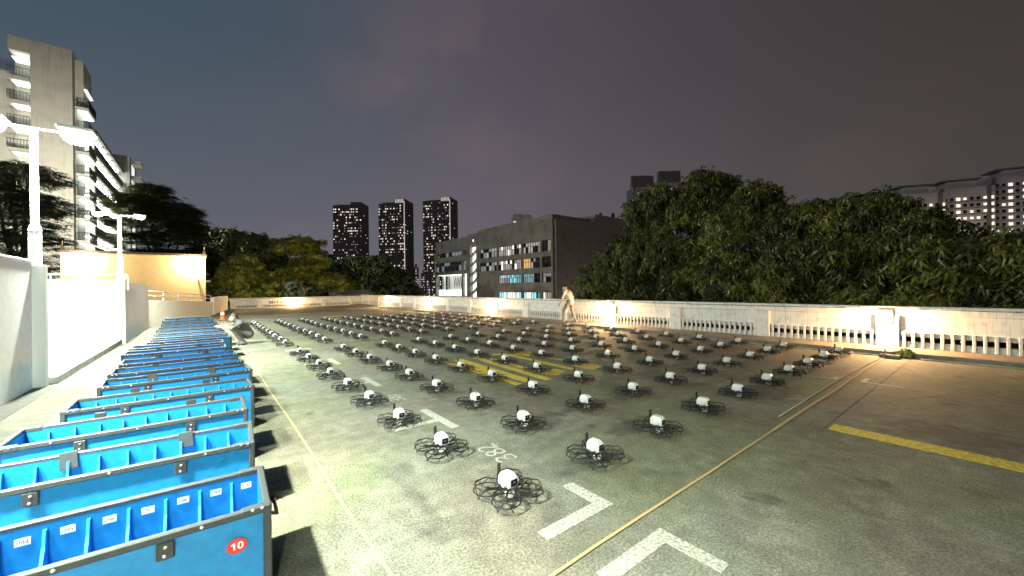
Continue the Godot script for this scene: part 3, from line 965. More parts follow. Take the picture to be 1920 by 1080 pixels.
# ---------------------------------------------------------------- crates
func make_crate(label: String) -> Node3D:
	# open transport crate: local x along its length, +z towards the camera; origin at the front right foot
	var t := thing("transport_crate", label, "crate", Vector3.ZERO, 0.0, "open blue transport crates in a row")
	var L := 1.42; var W := 0.5; var H := 0.47
	var th := 0.012
	part("front_panel", C.long, M.crate_blue, t, Vector3(-L / 2.0, H / 2.0, -th / 2.0 - 0.004))
	part("back_panel", C.long, M.crate_blue, t, Vector3(-L / 2.0, H / 2.0, -W + th / 2.0 + 0.004))
	part("end_panel", C.end, M.crate_blue, t, Vector3(-th / 2.0 - 0.004, H / 2.0, -W / 2.0))
	part("end_panel", C.end, M.crate_blue, t, Vector3(-L + th / 2.0 + 0.004, H / 2.0, -W / 2.0))
	part("base_panel", C.base, M.crate_blue, t, Vector3(-L / 2.0, 0.03, -W / 2.0))
	for k in 9: part("divider", C.divider, M.crate_divider, t, Vector3(-L * (k + 1) / 10.0, 0.03, -W + 0.0165))
	for z: float in [0.0, -W]:
		part("rim_rail", C.rim_long, M.crate_trim, t, Vector3(-L / 2.0, H - 0.012, z))
		part("foot_rail", C.rim_long, M.crate_trim, t, Vector3(-L / 2.0, 0.018, z))
	for x: float in [0.0, -L]:
		part("rim_rail", C.rim_end, M.crate_trim, t, Vector3(x, H - 0.012, -W / 2.0))
		part("foot_rail", C.rim_end, M.crate_trim, t, Vector3(x, 0.018, -W / 2.0))
		for z: float in [0.0, -W]: part("corner_post", C.post, M.crate_trim, t, Vector3(x, H / 2.0, z))
	for x: float in [0.0, -L]:
		for z: float in [0.0, -W]:
			var sx := -1.0 if x == 0.0 else 1.0
			var sz := 1.0 if z == 0.0 else -1.0
			var cap := part("corner_cap", C.cap, M.crate_trim, t, Vector3(x + sx * 0.045, H + 0.001, z))
			for d: float in [-0.016, 0.022]: part("rivet", C.rivet, M.rivet, cap, Vector3(d, 0.0, sz * 0.020), Vector3(sz * PI / 2.0, 0, 0))
	for f: float in [0.27, 0.72]:
		var l := part("latch", C.latch, M.latch, t, Vector3(-L * f, H - 0.072, 0.009))
		part("latch_pin", C.rivet, M.rivet, l, Vector3(0.002, 0.018, 0.006), Vector3(PI / 2.0, 0, 0))
		part("latch_pin", C.rivet, M.rivet, l, Vector3(-0.002, -0.020, 0.006), Vector3(PI / 2.0, 0, 0))
	for f: float in [0.18, 0.5, 0.82]: part("rivet", C.rivet, M.rivet, t, Vector3(-L * f, H - 0.012, 0.0175), Vector3(PI / 2.0, 0, 0))
	return t

func crate_hasps(t: Node3D, folded_in: bool) -> void:
	for f: float in [0.28, 0.70]:
		if folded_in: part("lid_flap", C.flap, M.crate_trim, t, Vector3(-1.42 * f, 0.435, -0.474), Vector3(-0.12, 0, 0.06))
		else: part("lid_hasp", C.hasp, M.latch, t, Vector3(-1.42 * f, 0.495, -0.5))

var C := {}
func make_crates() -> void:
	var L := 1.42; var W := 0.5; var H := 0.47
	C.long = box_mesh(Vector3(L - 0.03, H - 0.03, 0.012))
	C.end = box_mesh(Vector3(0.012, H - 0.03, W - 0.03))
	C.base = box_mesh(Vector3(L - 0.04, 0.012, W - 0.04))
	C.rim_long = box_mesh(Vector3(L - 0.03, 0.036, 0.032), 0.006)
	C.rim_end = box_mesh(Vector3(0.032, 0.036, W - 0.03), 0.006)
	C.post = box_mesh(Vector3(0.036, H - 0.004, 0.036), 0.008)
	C.cap = box_mesh(Vector3(0.13, 0.045, 0.038), 0.010, Vector3(0.0, -0.010, 0.0))
	C.rivet = begin_cylinder(0.0075, 0.005)
	C.latch = box_mesh(Vector3(0.062, 0.078, 0.010), 0.004)
	C.flap = box_mesh(Vector3(0.085, 0.11, 0.006), 0.002)
	C.hasp = box_mesh(Vector3(0.07, 0.05, 0.012), 0.005)
	# divider: foam board that slopes down towards the front
	var s := begin()
	var prof := [Vector2(0.40, 0.0), Vector2(0.40, 0.022), Vector2(0.33, 0.036), Vector2(0.10, 0.16), Vector2(0.06, 0.46), Vector2(0.0, 0.46), Vector2(0.0, 0.0)]
	var h := 0.006
	var mid := Vector3(0, 0.12, 0.12)
	for i in prof.size():
		var a: Vector2 = prof[i]; var b: Vector2 = prof[(i + 1) % prof.size()]
		quad_auto(s, Vector3(-h, a.x, a.y), Vector3(h, a.x, a.y), Vector3(h, b.x, b.y), Vector3(-h, b.x, b.y), Vector3(0, 0.03, 0.03))
	for i in range(1, prof.size() - 1):
		for x: float in [-h, h]:
			var n := Vector3(signf(x), 0, 0)
			tri(s, Vector3(x, 0, 0), Vector3(x, prof[i - 1].x, prof[i - 1].y), Vector3(x, prof[i].x, prof[i].y), n, n, n)
	C.divider = s.commit()
	# right front top corner of each crate, its turn, flaps folded in or hasps showing, labels
	var rows := [
		[0.235, -2.30, -0.035, "", false, true], [0.25, -3.31, -0.055, "flap", true, false], [0.28, -4.28, -0.01, "hasp", false, false], [0.41, -5.27, 0.015, "hasp", false, false],
		[0.48, -6.36, 0.05, "flap", true, false], [0.44, -7.22, 0.03, "hasp", false, false], [0.43, -8.13, 0.045, "hasp", false, false], [0.31, -9.30, 0.01, "hasp", false, true],
		[0.30, -10.25, 0.03, "hasp", false, false], [0.47, -11.3, 0.06, "", false, false], [0.43, -12.3, 0.05, "hasp", false, false], [0.40, -13.4, 0.04, "", false, false],
		[0.36, -14.6, 0.03, "hasp", false, false], [0.34, -15.8, 0.05, "", false, false], [0.30, -17.2, 0.02, "", false, false], [0.22, -19.0, 0.10, "hasp", false, false], [0.20, -21.0, 0.12, "", false, false]]
	var nth := ["first", "second", "third", "fourth", "fifth", "sixth", "seventh", "eighth", "ninth", "tenth", "eleventh", "twelfth", "thirteenth", "fourteenth", "fifteenth", "sixteenth", "seventeenth"]
	var source: Node3D = null
	for i in rows.size():
		var r: Array = rows[i]
		var label := "open blue crate with a red oval sticker numbered 10" if i == 0 else "%s open blue crate counted from the one stickered 10" % nth[i]
		var t: Node3D
		if source == null:
			source = make_crate(label)
			t = source
			# keep a clean copy for the others
			var clean := source.duplicate()
			C.clean = clean
		else:
			t = (C.clean as Node3D).duplicate()
			t.name = numbered("transport_crate")
			add_child(t)
			t.set_meta("label", label)
		t.position = Vector3(r[0], 0.0, r[1])
		t.rotation.y = r[2]
		if r[3] == "flap": crate_hasps(t, true)
		elif r[3] == "hasp": crate_hasps(t, false)
		if r[5]:
			for k in 10:
				var l := part("number_label", box_mesh(Vector3(0.05, 0.034, 0.002)), M.label_white, t, Vector3(-1.42 * (k + 0.5) / 10.0, 0.395 + 0.003 * (k % 3), -0.482))
				if i == 0: part("number", text_mesh("%03d" % (100 - k), 0.017, 0.001), M.label_ink, l, Vector3(0, 0, 0.0022))
		if i == 0:
			var st := begin()
			lathe(st, [Vector2(0.0, 0.0), Vector2(0.036, 0.0), Vector2(0.036, 0.002), Vector2(0, 0.002)], 28)
			var k := part("round_sticker", st.commit(), M.sticker_red, t, Vector3(-0.125, 0.315, 0.003), Vector3(PI / 2.0, 0, 0))
			k.scale = Vector3(1.15, 1, 1)
			part("number", text_mesh("10", 0.036, 0.001, true), M.sticker_white, t, Vector3(-0.125, 0.315, 0.0065))
			var hd := begin()
			tube(hd, [Vector3(0.02, 0.36, -0.14), Vector3(0.055, 0.34, -0.15), Vector3(0.055, 0.34, -0.33), Vector3(0.02, 0.36, -0.34)], 0.010, 6)
			part("end_handle", hd.commit(), M.latch, t)
	(C.clean as Node3D).free()

func begin_cylinder(r: float, h: float) -> ArrayMesh:
	var s := begin()
	lathe(s, [Vector2(0, 0), Vector2(r, 0), Vector2(r * 0.9, h * 0.7), Vector2(r * 0.5, h), Vector2(0, h)], 10)
	return s.commit()

func make_cone() -> void:
	var t := thing("traffic_cone", "faded red traffic cone standing beyond the crates", "cone", Vector3(0.72, 0, -25.6))
	part("base", box_mesh(Vector3(0.36, 0.03, 0.36), 0.008), M.dark_metal, t, Vector3(0, 0.015, 0))
	var s := begin()
	lathe(s, [Vector2(0.14, 0.03), Vector2(0.12, 0.10), Vector2(0.03, 0.70), Vector2(0.0, 0.72)], 18)
	part("cone", s.commit(), M.cone_red, t)
	var b := begin()
	lathe(b, [Vector2(0.0925, 0.30), Vector2(0.0715, 0.44)], 18)
	part("band", b.commit(), M.cone_band, t)
	part("tip", begin_cylinder(0.03, 0.04), M.cone_red, t, Vector3(0, 0.69, 0))

# ---------------------------------------------------------------- people
func bone_field(p: Vector3, bones: Array) -> Vector2:
	# (smooth distance, nearest bone)
	var d := 10.0
	var best := 10.0
	var which := 0
	for i in bones.size():
		var b: Array = bones[i]
		var a: Vector3 = b[0]
		var ab: Vector3 = b[1] - a
		var t := clampf((p - a).dot(ab) / maxf(ab.length_squared(), 1e-6), 0.0, 1.0)
		var e := (p - a - ab * t).length() - lerpf(b[2], b[3], t)
		if e < best:
			best = e
			which = i
		var k := 0.03
		var h := clampf(0.5 + 0.5 * (d - e) / k, 0.0, 1.0)
		d = lerpf(d, e, h) - k * h * (1.0 - h)
	return Vector2(d, which)

func flesh(bones: Array, cell: float) -> ArrayMesh:
	# surface nets over tapered capsules
	var lo := Vector3(9, 9, 9); var hi := -lo
	for b: Array in bones:
		for k in 2:
			var r: float = b[2 + k] + 2.0 * cell
			lo = lo.min(b[k] - Vector3.ONE * r)
			hi = hi.max(b[k] + Vector3.ONE * r)
	var n := Vector3i(((hi - lo) / cell).ceil()) + Vector3i.ONE
	var val := PackedFloat32Array()
	val.resize(n.x * n.y * n.z)
	for z in n.z:
		for y in n.y:
			for x in n.x:
				val[(z * n.y + y) * n.x + x] = bone_field(lo + Vector3(x, y, z) * cell, bones).x
	var at := {}
	var corner := [0, 1, n.x, n.x + 1, n.x * n.y, n.x * n.y + 1, n.x * n.y + n.x, n.x * n.y + n.x + 1]
	var offs := [Vector3(0, 0, 0), Vector3(1, 0, 0), Vector3(0, 1, 0), Vector3(1, 1, 0), Vector3(0, 0, 1), Vector3(1, 0, 1), Vector3(0, 1, 1), Vector3(1, 1, 1)]
	var edges := [[0, 1], [2, 3], [4, 5], [6, 7], [0, 2], [1, 3], [4, 6], [5, 7], [0, 4], [1, 5], [2, 6], [3, 7]]
	for z in n.z - 1:
		for y in n.y - 1:
			for x in n.x - 1:
				var i := (z * n.y + y) * n.x + x
				var sum := Vector3.ZERO
				var c := 0
				for e: Array in edges:
					var a := val[i + corner[e[0]]]; var b := val[i + corner[e[1]]]
					if (a < 0.0) != (b < 0.0):
						sum += (offs[e[0]] as Vector3).lerp(offs[e[1]], a / (a - b))
						c += 1
				if c: at[i] = lo + (Vector3(x, y, z) + sum / c) * cell
	var s := begin()
	var look := {}
	for i: int in at:
		var p: Vector3 = at[i]
		var f := bone_field(p, bones)
		var g := Vector3(bone_field(p + Vector3(0.004, 0, 0), bones).x - f.x, bone_field(p + Vector3(0, 0.004, 0), bones).x - f.x, bone_field(p + Vector3(0, 0, 0.004), bones).x - f.x).normalized()
		look[i] = [p, g, bones[int(f.y)][4]]
	var steps := [1, n.x, n.x * n.y]
	for z in range(1, n.z - 1):
		for y in range(1, n.y - 1):
			for x in range(1, n.x - 1):
				var i := (z * n.y + y) * n.x + x
				for axis in 3:
					if (val[i] < 0.0) == (val[i + steps[axis]] < 0.0): continue
					var u: int = steps[(axis + 1) % 3]; var v: int = steps[(axis + 2) % 3]
					var q := [i, i - u, i - u - v, i - v]
					if not (look.has(q[0]) and look.has(q[1]) and look.has(q[2]) and look.has(q[3])): continue
					for t: Array in [[0, 1, 2], [0, 2, 3]]:
						var A: Array = look[q[t[0]]]; var B: Array = look[q[t[1]]]; var K: Array = look[q[t[2]]]
						var tri3 := [A, B, K]
						if (B[0] - A[0]).cross(K[0] - A[0]).dot(A[1] + B[1] + K[1]) > 0.0: tri3 = [A, K, B]
						for w: Array in tri3:
							s.set_color(w[2]); s.set_normal(w[1]); s.add_vertex(w[0])
	return s.commit()

func hand_bones(wrist: Vector3, dir: Vector3, side: Vector3, skin: Color) -> Array:
	var out := []
	var palm := wrist + dir * 0.085
	out.append([wrist, palm, 0.028, 0.034, skin])
	for k in 4:
		var o := side * (k - 1.5) * 0.018
		var l: float = [0.065, 0.078, 0.072, 0.056][k]
		out.append([palm + o, palm + o + dir * l * 0.55, 0.010, 0.0095, skin])
		out.append([palm + o + dir * l * 0.55, palm + o + dir * l * 0.9 + dir.cross(side) * 0.02, 0.0095, 0.008, skin])
	out.append([wrist + dir * 0.03 - side * 0.02, wrist + dir * 0.075 - side * 0.05, 0.012, 0.010, skin])
	return out

func make_people() -> void:
	var skin := Color(0.42, 0.26, 0.18)
	var shirt := Color(0.44, 0.43, 0.42); var slacks := Color(0.17, 0.16, 0.16); var shoe := Color(0.35, 0.32, 0.3)
	# walking along the parapet, leaning forward; faces -z in local axes
	var hip := Vector3(0, 0.88, 0.06); var chest := Vector3(0, 1.16, -0.03); var neck := Vector3(0, 1.34, -0.12)
	var b := [[hip, chest, 0.145, 0.155, shirt], [chest, neck + Vector3(0, -0.03, 0), 0.155, 0.08, shirt], [Vector3(-0.17, 1.27, -0.08), Vector3(0.17, 1.27, -0.08), 0.065, 0.065, shirt],
		[neck, neck + Vector3(0, 0.06, -0.04), 0.05, 0.05, skin], [Vector3(0, 1.44, -0.19), Vector3(0, 1.385, -0.215), 0.088, 0.07, skin], [Vector3(0, 1.41, -0.29), Vector3(0, 1.385, -0.297), 0.014, 0.017, skin],
		[Vector3(-0.086, 1.42, -0.185), Vector3(-0.086, 1.40, -0.185), 0.02, 0.016, skin], [Vector3(0.086, 1.42, -0.185), Vector3(0.086, 1.40, -0.185), 0.02, 0.016, skin]]
	for s: float in [-1.0, 1.0]:
		var foot_z := -0.24 if s < 0.0 else 0.24
		var knee := Vector3(s * 0.10, 0.50, foot_z * 0.55 - 0.06)
		var ankle := Vector3(s * 0.09, 0.09, foot_z)
		b.append([Vector3(s * 0.09, 0.86, 0.06), knee, 0.098, 0.068, slacks])
		b.append([knee, ankle, 0.064, 0.046, slacks])
		b.append([ankle + Vector3(0, -0.045, 0.05), ankle + Vector3(0, -0.052, -0.15), 0.042, 0.036, shoe])
		var elbow := Vector3(s * 0.24, 1.02, -0.06 + s * 0.10)
		var wrist := Vector3(s * 0.23, 0.80, -0.12 + s * 0.16)
		b.append([Vector3(s * 0.19, 1.26, -0.08), elbow, 0.055, 0.045, shirt])
		b.append([elbow, wrist, 0.040, 0.030, skin])
		b.append_array(hand_bones(wrist, (wrist - elbow).normalized(), Vector3(0, 0, 1), skin))
	var t := thing("person", "person in pale shirt and beige trousers walking along the parapet", "person", Vector3(11.80, 0.097, -11.2), 0.25)
	part("body", flesh(b, 0.022), M.person, t)
	part("hair", hair_mesh(Vector3(0, 1.465, -0.175), 0.094), M.hair, t)
	# crouching by the far crates, arms reaching into one; faces -z in local axes
	var dark := Color(0.08, 0.082, 0.082); var grey := Color(0.11, 0.11, 0.105)
	hip = Vector3(0, 0.30, 0.12); chest = Vector3(0, 0.56, -0.04); neck = Vector3(0, 0.70, -0.14)
	b = [[hip, chest, 0.15, 0.155, dark], [chest, neck, 0.155, 0.08, dark], [Vector3(-0.17, 0.64, -0.10), Vector3(0.17, 0.64, -0.10), 0.065, 0.065, dark],
		[neck, neck + Vector3(0, 0.05, -0.05), 0.05, 0.05, skin], [Vector3(0, 0.80, -0.22), Vector3(0, 0.745, -0.25), 0.088, 0.07, skin], [Vector3(0, 0.77, -0.32), Vector3(0, 0.745, -0.328), 0.014, 0.017, skin]]
	for s: float in [-1.0, 1.0]:
		var knee := Vector3(s * 0.15, 0.47, -0.22)
		var ankle := Vector3(s * 0.13, 0.09, -0.02)
		b.append([Vector3(s * 0.10, 0.28, 0.12), knee, 0.095, 0.068, grey])
		b.append([knee, ankle, 0.064, 0.046, grey])
		b.append([ankle + Vector3(0, -0.045, 0.05), ankle + Vector3(0, -0.052, -0.15), 0.042, 0.036, dark])
		var elbow := Vector3(s * 0.25, 0.52, -0.30)
		var wrist := Vector3(s * 0.17, 0.55, -0.50)
		b.append([Vector3(s * 0.19, 0.63, -0.10), elbow, 0.055, 0.045, dark])
		b.append([elbow, wrist, 0.040, 0.030, skin])
		b.append_array(hand_bones(wrist, (wrist - elbow).normalized(), Vector3(1, 0, 0), skin))
	var u := thing("person", "person in dark clothes with a cyan strap crouching beside the crates", "person", Vector3(0.85, 0, -13.6), PI / 2.0 + 0.2)
	part("body", flesh(b, 0.024), M.person, u)
	part("hair", hair_mesh(Vector3(0, 0.828, -0.205), 0.094), M.hair, u)
	var st := begin()
	tube(st, [Vector3(0.10, 0.70, 0.0), Vector3(0.15, 0.66, 0.03), Vector3(0.168, 0.55, 0.05), Vector3(0.16, 0.42, 0.10)], 0.018, 6)
	mat("strap_cyan", lin(0.05, 0.6, 0.55), 0.5)
	part("strap", st.commit(), M.strap_cyan, u)

func hair_mesh(c: Vector3, r: float) -> ArrayMesh:
	var s := begin()
	var rows := 6
	for i in rows:
		var a0 := PI * 0.56 * i / rows; var a1 := PI * 0.56 * (i + 1) / rows
		for k in 14:
			var q := []
			for w: Vector2 in [Vector2(a0, k), Vector2(a0, k + 1), Vector2(a1, k + 1), Vector2(a1, k)]:
				var th := TAU * w.y / 14.0
				var n := Vector3(sin(w.x) * cos(th), cos(w.x), sin(w.x) * sin(th)).rotated(Vector3.RIGHT, 0.35)
				q.append([c + n * r * (1.0 + 0.02 * sin(th * 5.0)), n])
			tri(s, q[0][0], q[1][0], q[2][0], q[0][1], q[1][1], q[2][1])
			tri(s, q[0][0], q[2][0], q[3][0], q[0][1], q[2][1], q[3][1])
	return s.commit()

# ---------------------------------------------------------------- vegetation
func sprig(leaves: int, length: float, width: float, droop: float, rise: float) -> ArrayMesh:
	var s := begin()
	for k in leaves:
		var a := TAU * k / leaves + 0.4 * sin(k * 2.7)
		var l := length * (0.75 + 0.25 * sin(k * 1.9 + 1.0))
		var out := Vector3(cos(a), 0, sin(a))
		var side := Vector3(-sin(a), 0, cos(a)) * width / 2.0
		var up := rise * (0.4 + 0.6 * absf(sin(k * 1.3)))
		var p0 := Vector3(0, 0.02 * k / leaves, 0)
		var p1 := out * l * 0.45 + Vector3(0, up * l * 0.45, 0)
		var p2 := out * l * 0.95 + Vector3(0, (up * 0.5 - droop) * l * 0.95, 0)
		var c := 0.75 + 0.5 * absf(sin(k * 5.1))
		for t: Array in [[p0, p1 + side, p1 - side], [p1 + side, p2, p1 - side]]:
			var n: Vector3 = (t[1] - t[0]).cross(t[2] - t[0]).normalized()
			if n.y < 0.0: n = -n
			s.set_color(Color(c, c, c * 0.9))
			tri(s, t[0], t[1], t[2], n, n, n)
	return s.commit()

func crown(parent: Node3D, mesh: Mesh, m: Material, lobes: Array, per_lobe: int, per_clump: int, clump_r: float, size: float, flat := 1.0) -> void:
	var list: Array[Transform3D] = []
	var tones := []
	for l: Array in lobes:
		var c: Vector3 = l[0]; var r: Vector3 = l[1]
		var count := int(per_lobe * (l[2] if l.size() > 2 else 1.0))
		for i in count:
			var d := Vector3(rng.randfn(), rng.randfn(), rng.randfn()).normalized()
			if d.y < -0.55: d.y = -d.y
			var f := rng.randf_range(0.80, 1.06) if rng.randf() < 0.75 else rng.randf_range(0.35, 0.8)
			var q := c + d * r * f
			var tone := pow(rng.randf_range(0.0, 1.0), 1.6) * 1.35 + 0.35
			for k in per_clump:
				var o := Vector3(rng.randfn(), rng.randfn() * 0.7 * flat, rng.randfn()) * clump_r * 0.6
				var b := Basis(Vector3.UP, rng.randf() * TAU)
				var axis := (d * 0.8 + Vector3(rng.randfn(), rng.randfn(), rng.randfn()) * 0.45)
				var tilt := Vector3.UP.cross(axis)
				if tilt.length() > 0.01: b = Basis(tilt.normalized(), clampf(Vector3.UP.angle_to(axis), 0.0, 1.3) * (0.7 if flat > 0.5 else 0.15)) * b
				list.append(Transform3D(b.scaled(Vector3.ONE * size * rng.randf_range(0.75, 1.25)), q + o))
				tones.append(tone)
	var mm := MultiMesh.new()
	mm.transform_format = MultiMesh.TRANSFORM_3D
	mm.use_colors = true
	mm.mesh = mesh
	mm.instance_count = list.size()
	for i in list.size():
		mm.set_instance_transform(i, list[i])
		var v: float = rng.randf_range(0.75, 1.25) * tones[i]
		mm.set_instance_color(i, Color(v * rng.randf_range(0.9, 1.25), v, v * rng.randf_range(0.7, 1.1)))
	var o := MultiMeshInstance3D.new()
	o.name = "crown"
	o.multimesh = mm
	o.material_override = m
	o.set_meta("kind", "stuff")
	parent.add_child(o, true)

func tree(called: String, label: String, group: String, foot: Vector3, lobes: Array, mesh: Mesh, leaf: Material, bark: Material, per_lobe: int, per_clump: int, clump_r: float, size: float, flat := 1.0, girth := 0.22) -> void:
	# lobes are given in world coordinates
	var t := thing(called, label, "tree", foot, 0.0, group)
	var low: float = 1e9
	var mid := Vector3.ZERO
	for l: Array in lobes:
		low = minf(low, l[0].y - l[1].y * 0.6)
		mid += l[0]
	mid /= lobes.size()
	var fork := Vector3(lerpf(foot.x, mid.x, 0.7), low, lerpf(foot.z, mid.z, 0.7)) - foot
	var s := begin()
	tube(s, [Vector3.ZERO, Vector3(0.15, fork.y * 0.4, 0.1), fork * 0.8 + Vector3(0.1, 0, -0.1), fork], [girth * 1.5, girth, girth * 0.85, girth * 0.7], 9)
	part("trunk", s.commit(), bark, t)
	var here := []
	for l: Array in lobes:
		var c: Vector3 = l[0] - foot
		here.append([c, l[1], l[2] if l.size() > 2 else 1.0])
		var b := begin()
		var kink := fork.lerp(c, 0.5) + Vector3(rng.randf_range(-0.4, 0.4), 0.2, rng.randf_range(-0.4, 0.4))
		tube(b, [fork - Vector3(0, 0.15, 0), kink, c], [girth * 0.55, girth * 0.35, girth * 0.15], 6)
		for k in 5:
			var d := Vector3(rng.randfn(), absf(rng.randfn()) * 0.7, rng.randfn()).normalized() * (l[1] as Vector3) * 0.85
			tube(b, [kink.lerp(c, 0.3 + 0.14 * k), c + d * 0.5 + Vector3(0, 0.1, 0), c + d], [girth * 0.18, girth * 0.1, girth * 0.04], 4)
		part("limb", b.commit(), bark, t)
	crown(t, mesh, leaf, here, per_lobe, per_clump, clump_r, size, flat)

func lobe(x: float, y: float, z: float, rx: float, ry := 0.0, rz := 0.0, k := 1.0) -> Array:
	return [Vector3(x, y, z), Vector3(rx, ry if ry > 0.0 else rx, rz if rz > 0.0 else rx), k]

func make_trees() -> void:
	rng.seed = 404
	var mango := sprig(9, 0.29, 0.058, 0.8, 0.4)
	var group := "trees beyond the long parapet"
	tree("mango_tree", "tallest leafy tree beyond the parapet, against the grey school building", group, Vector3(19.0, -15, -11.0), [lobe(19.0, 4.9, -11.2, 1.9, 1.8, 2.1), lobe(19.3, 5.3, -9.0, 1.7, 1.6, 1.6), lobe(18.2, 2.5, -12.8, 1.8, 1.6, 1.6), lobe(17.8, 1.4, -14.3, 1.5, 1.4, 1.5, 0.8), lobe(17.6, 2.0, -10.6, 1.9, 2.0, 2.2), lobe(18.4, 0.2, -12.5, 2.0, 1.6, 2.2)], mango, M.leaf_mango, M.bark, 125, 16, 0.36, 1.0, 1.0, 0.3)
	tree("mango_tree", "leafy tree with a small pointed top between two broader crowns", group, Vector3(18.8, -15, -6.9), [lobe(18.7, 4.5, -6.7, 1.0, 1.2, 1.0, 0.6), lobe(18.4, 3.0, -7.3, 1.8, 1.7, 1.6), lobe(17.8, 0.9, -7.6, 2.0, 1.9, 2.0)], mango, M.leaf_mango, M.bark, 125, 16, 0.36, 1.0, 1.0, 0.25)
	tree("mango_tree", "broad bright leafy tree behind the brightest parapet light", group, Vector3(18.6, -15, -4.0), [lobe(18.3, 3.1, -5.0, 1.6, 1.5, 1.5), lobe(18.4, 3.2, -3.3, 1.5, 1.4, 1.5), lobe(17.4, 1.6, -4.3, 1.9, 1.8, 2.0), lobe(17.6, 0.0, -3.2, 1.9, 1.6, 2.0)], mango, M.leaf_mango, M.bark, 125, 16, 0.36, 1.0, 1.0, 0.28)
	tree("mango_tree", "dark drooping leafy tree before the pale housing blocks", group, Vector3(18.5, -15, -1.3), [lobe(18.3, 2.6, -2.1, 1.3, 1.2, 1.1), lobe(17.6, 1.4, -1.6, 1.7, 1.7, 1.6), lobe(17.5, 1.7, -0.2, 1.1, 1.0, 1.0), lobe(17.3, 0.2, -0.4, 1.7, 1.5, 1.7)], mango, M.leaf_mango, M.bark, 125, 16, 0.36, 1.0, 1.0, 0.25)
	tree("mango_tree", "low leafy tree at the open end of the long parapet", group, Vector3(17.6, -15, 1.8), [lobe(17.2, 1.5, 1.1, 1.3, 1.2, 1.2), lobe(17.2, 1.2, 2.9, 1.7, 1.5, 1.6), lobe(16.8, 0.1, 1.8, 1.8, 1.5, 2.0)], mango, M.leaf_mango, M.bark, 120, 16, 0.36, 1.0, 1.0, 0.22)
	# behind the far parapet
	var rain := sprig(10, 0.42, 0.12, 0.35, 0.3)
	group = "trees beyond the DECK 6A parapet"
	tree("street_tree", "bright yellow green tree with drooping leaves beside the tan building", group, Vector3(3.0, -15, -45.5), [lobe(2.9, 3.3, -44.6, 1.7, 1.6, 1.4), lobe(1.7, 1.6, -44.4, 1.3, 1.4, 1.2), lobe(4.3, 1.8, -44.2, 1.6, 1.5, 1.2), lobe(3.0, 0.6, -44.0, 1.9, 1.2, 1.0)], rain, M.leaf_yellow, M.bark, 70, 9, 0.5, 1.0, 0.6, 0.2)
	tree("street_tree", "open yellow green tree with pale forked branches and a stray twig", group, Vector3(7.8, -15, -46.5), [lobe(6.6, 5.8, -46.0, 1.6, 1.1, 1.4), lobe(8.0, 6.1, -46.4, 1.5, 1.0, 1.3), lobe(9.3, 4.7, -46.2, 1.3, 1.1, 1.2, 0.7), lobe(8.2, 3.4, -45.8, 2.0, 1.2, 1.2, 0.8), lobe(6.8, 3.0, -45.6, 1.2, 1.0, 1.0, 0.7), lobe(10.0, 6.6, -46.4, 0.35, 0.3, 0.3, 0.08)], rain, M.leaf_yellow, M.bark_pale, 75, 8, 0.48, 1.0, 0.6, 0.15)
	tree("street_tree", "small spreading tree with pale stems before the low white shed", group, Vector3(11.2, -15, -46.0), [lobe(10.6, 2.3, -45.6, 1.5, 1.0, 1.1), lobe(12.0, 2.0, -45.8, 1.2, 0.8, 1.0, 0.8)], rain, M.leaf_yellow, M.bark_pale, 70, 8, 0.45, 0.95, 0.6, 0.12)
	var dense := sprig(9, 0.7, 0.26, 0.4, 0.3)
	tree("street_tree", "dark tree behind the bright yellow green one", group, Vector3(2.5, -15, -53.0), [lobe(1.8, 6.2, -52.5, 2.0, 1.9, 1.6), lobe(4.3, 6.0, -52.8, 2.1, 1.8, 1.6), lobe(6.0, 4.2, -53.0, 1.8, 1.7, 1.6), lobe(0.4, 4.0, -52.0, 1.6, 2.6, 1.6), lobe(3.2, 2.0, -52.0, 3.2, 2.4, 1.6)], dense, M.leaf_dark, M.bark, 75, 8, 0.6, 1.0, 0.8, 0.25)
	tree("street_tree", "broad dark tree before the first of three lit towers", group, Vector3(14.5, -15, -60.0), [lobe(12.2, 4.6, -60.0, 2.6, 2.2, 2.0), lobe(14.8, 2.6, -60.5, 2.6, 2.2, 2.0), lobe(11.4, 1.0, -59.4, 2.4, 2.2, 1.6)], dense, M.leaf_dark, M.bark, 80, 8, 0.7, 1.1, 0.8, 0.3)
	tree("street_tree", "wide black domed tree before the second lit tower", group, Vector3(25.0, -15, -75.0), [lobe(21.5, 4.4, -75.0, 3.2, 2.8, 2.4), lobe(25.5, 4.9, -75.5, 3.6, 3.1, 2.6), lobe(29.4, 2.6, -75.2, 3.2, 2.8, 2.4), lobe(24.5, 1.0, -74.0, 4.2, 3.0, 2.2), lobe(31.6, 0.2, -74.6, 2.4, 2.0, 2.0)], dense, M.leaf_dark, M.bark, 100, 8, 0.9, 1.3, 0.8, 0.4)
	var needle := sprig(12, 0.55, 0.08, 0.12, 0.25)
	group = "trees before the apartment block"
	tree("conifer_tree", "layered dark tree behind the tan building before the lit corridors", group, Vector3(-3.6, -15, -48.5), [lobe(-3.6, 10.4, -48.0, 1.5, 0.8, 1.2, 0.8), lobe(-4.9, 9.3, -48.2, 1.9, 0.9, 1.4), lobe(-2.2, 8.9, -47.8, 1.9, 0.9, 1.4), lobe(-3.6, 7.8, -48.0, 3.0, 1.1, 1.6, 1.3), lobe(-1.6, 7.2, -48.0, 1.8, 1.0, 1.3), lobe(-3.4, 5.9, -48.0, 3.3, 1.2, 1.6, 1.4), lobe(-3.0, 4.2, -48.0, 3.4, 1.3, 1.6, 1.4)], needle, M.leaf_dark, M.bark, 75, 9, 0.6, 1.05, 0.35, 0.25)
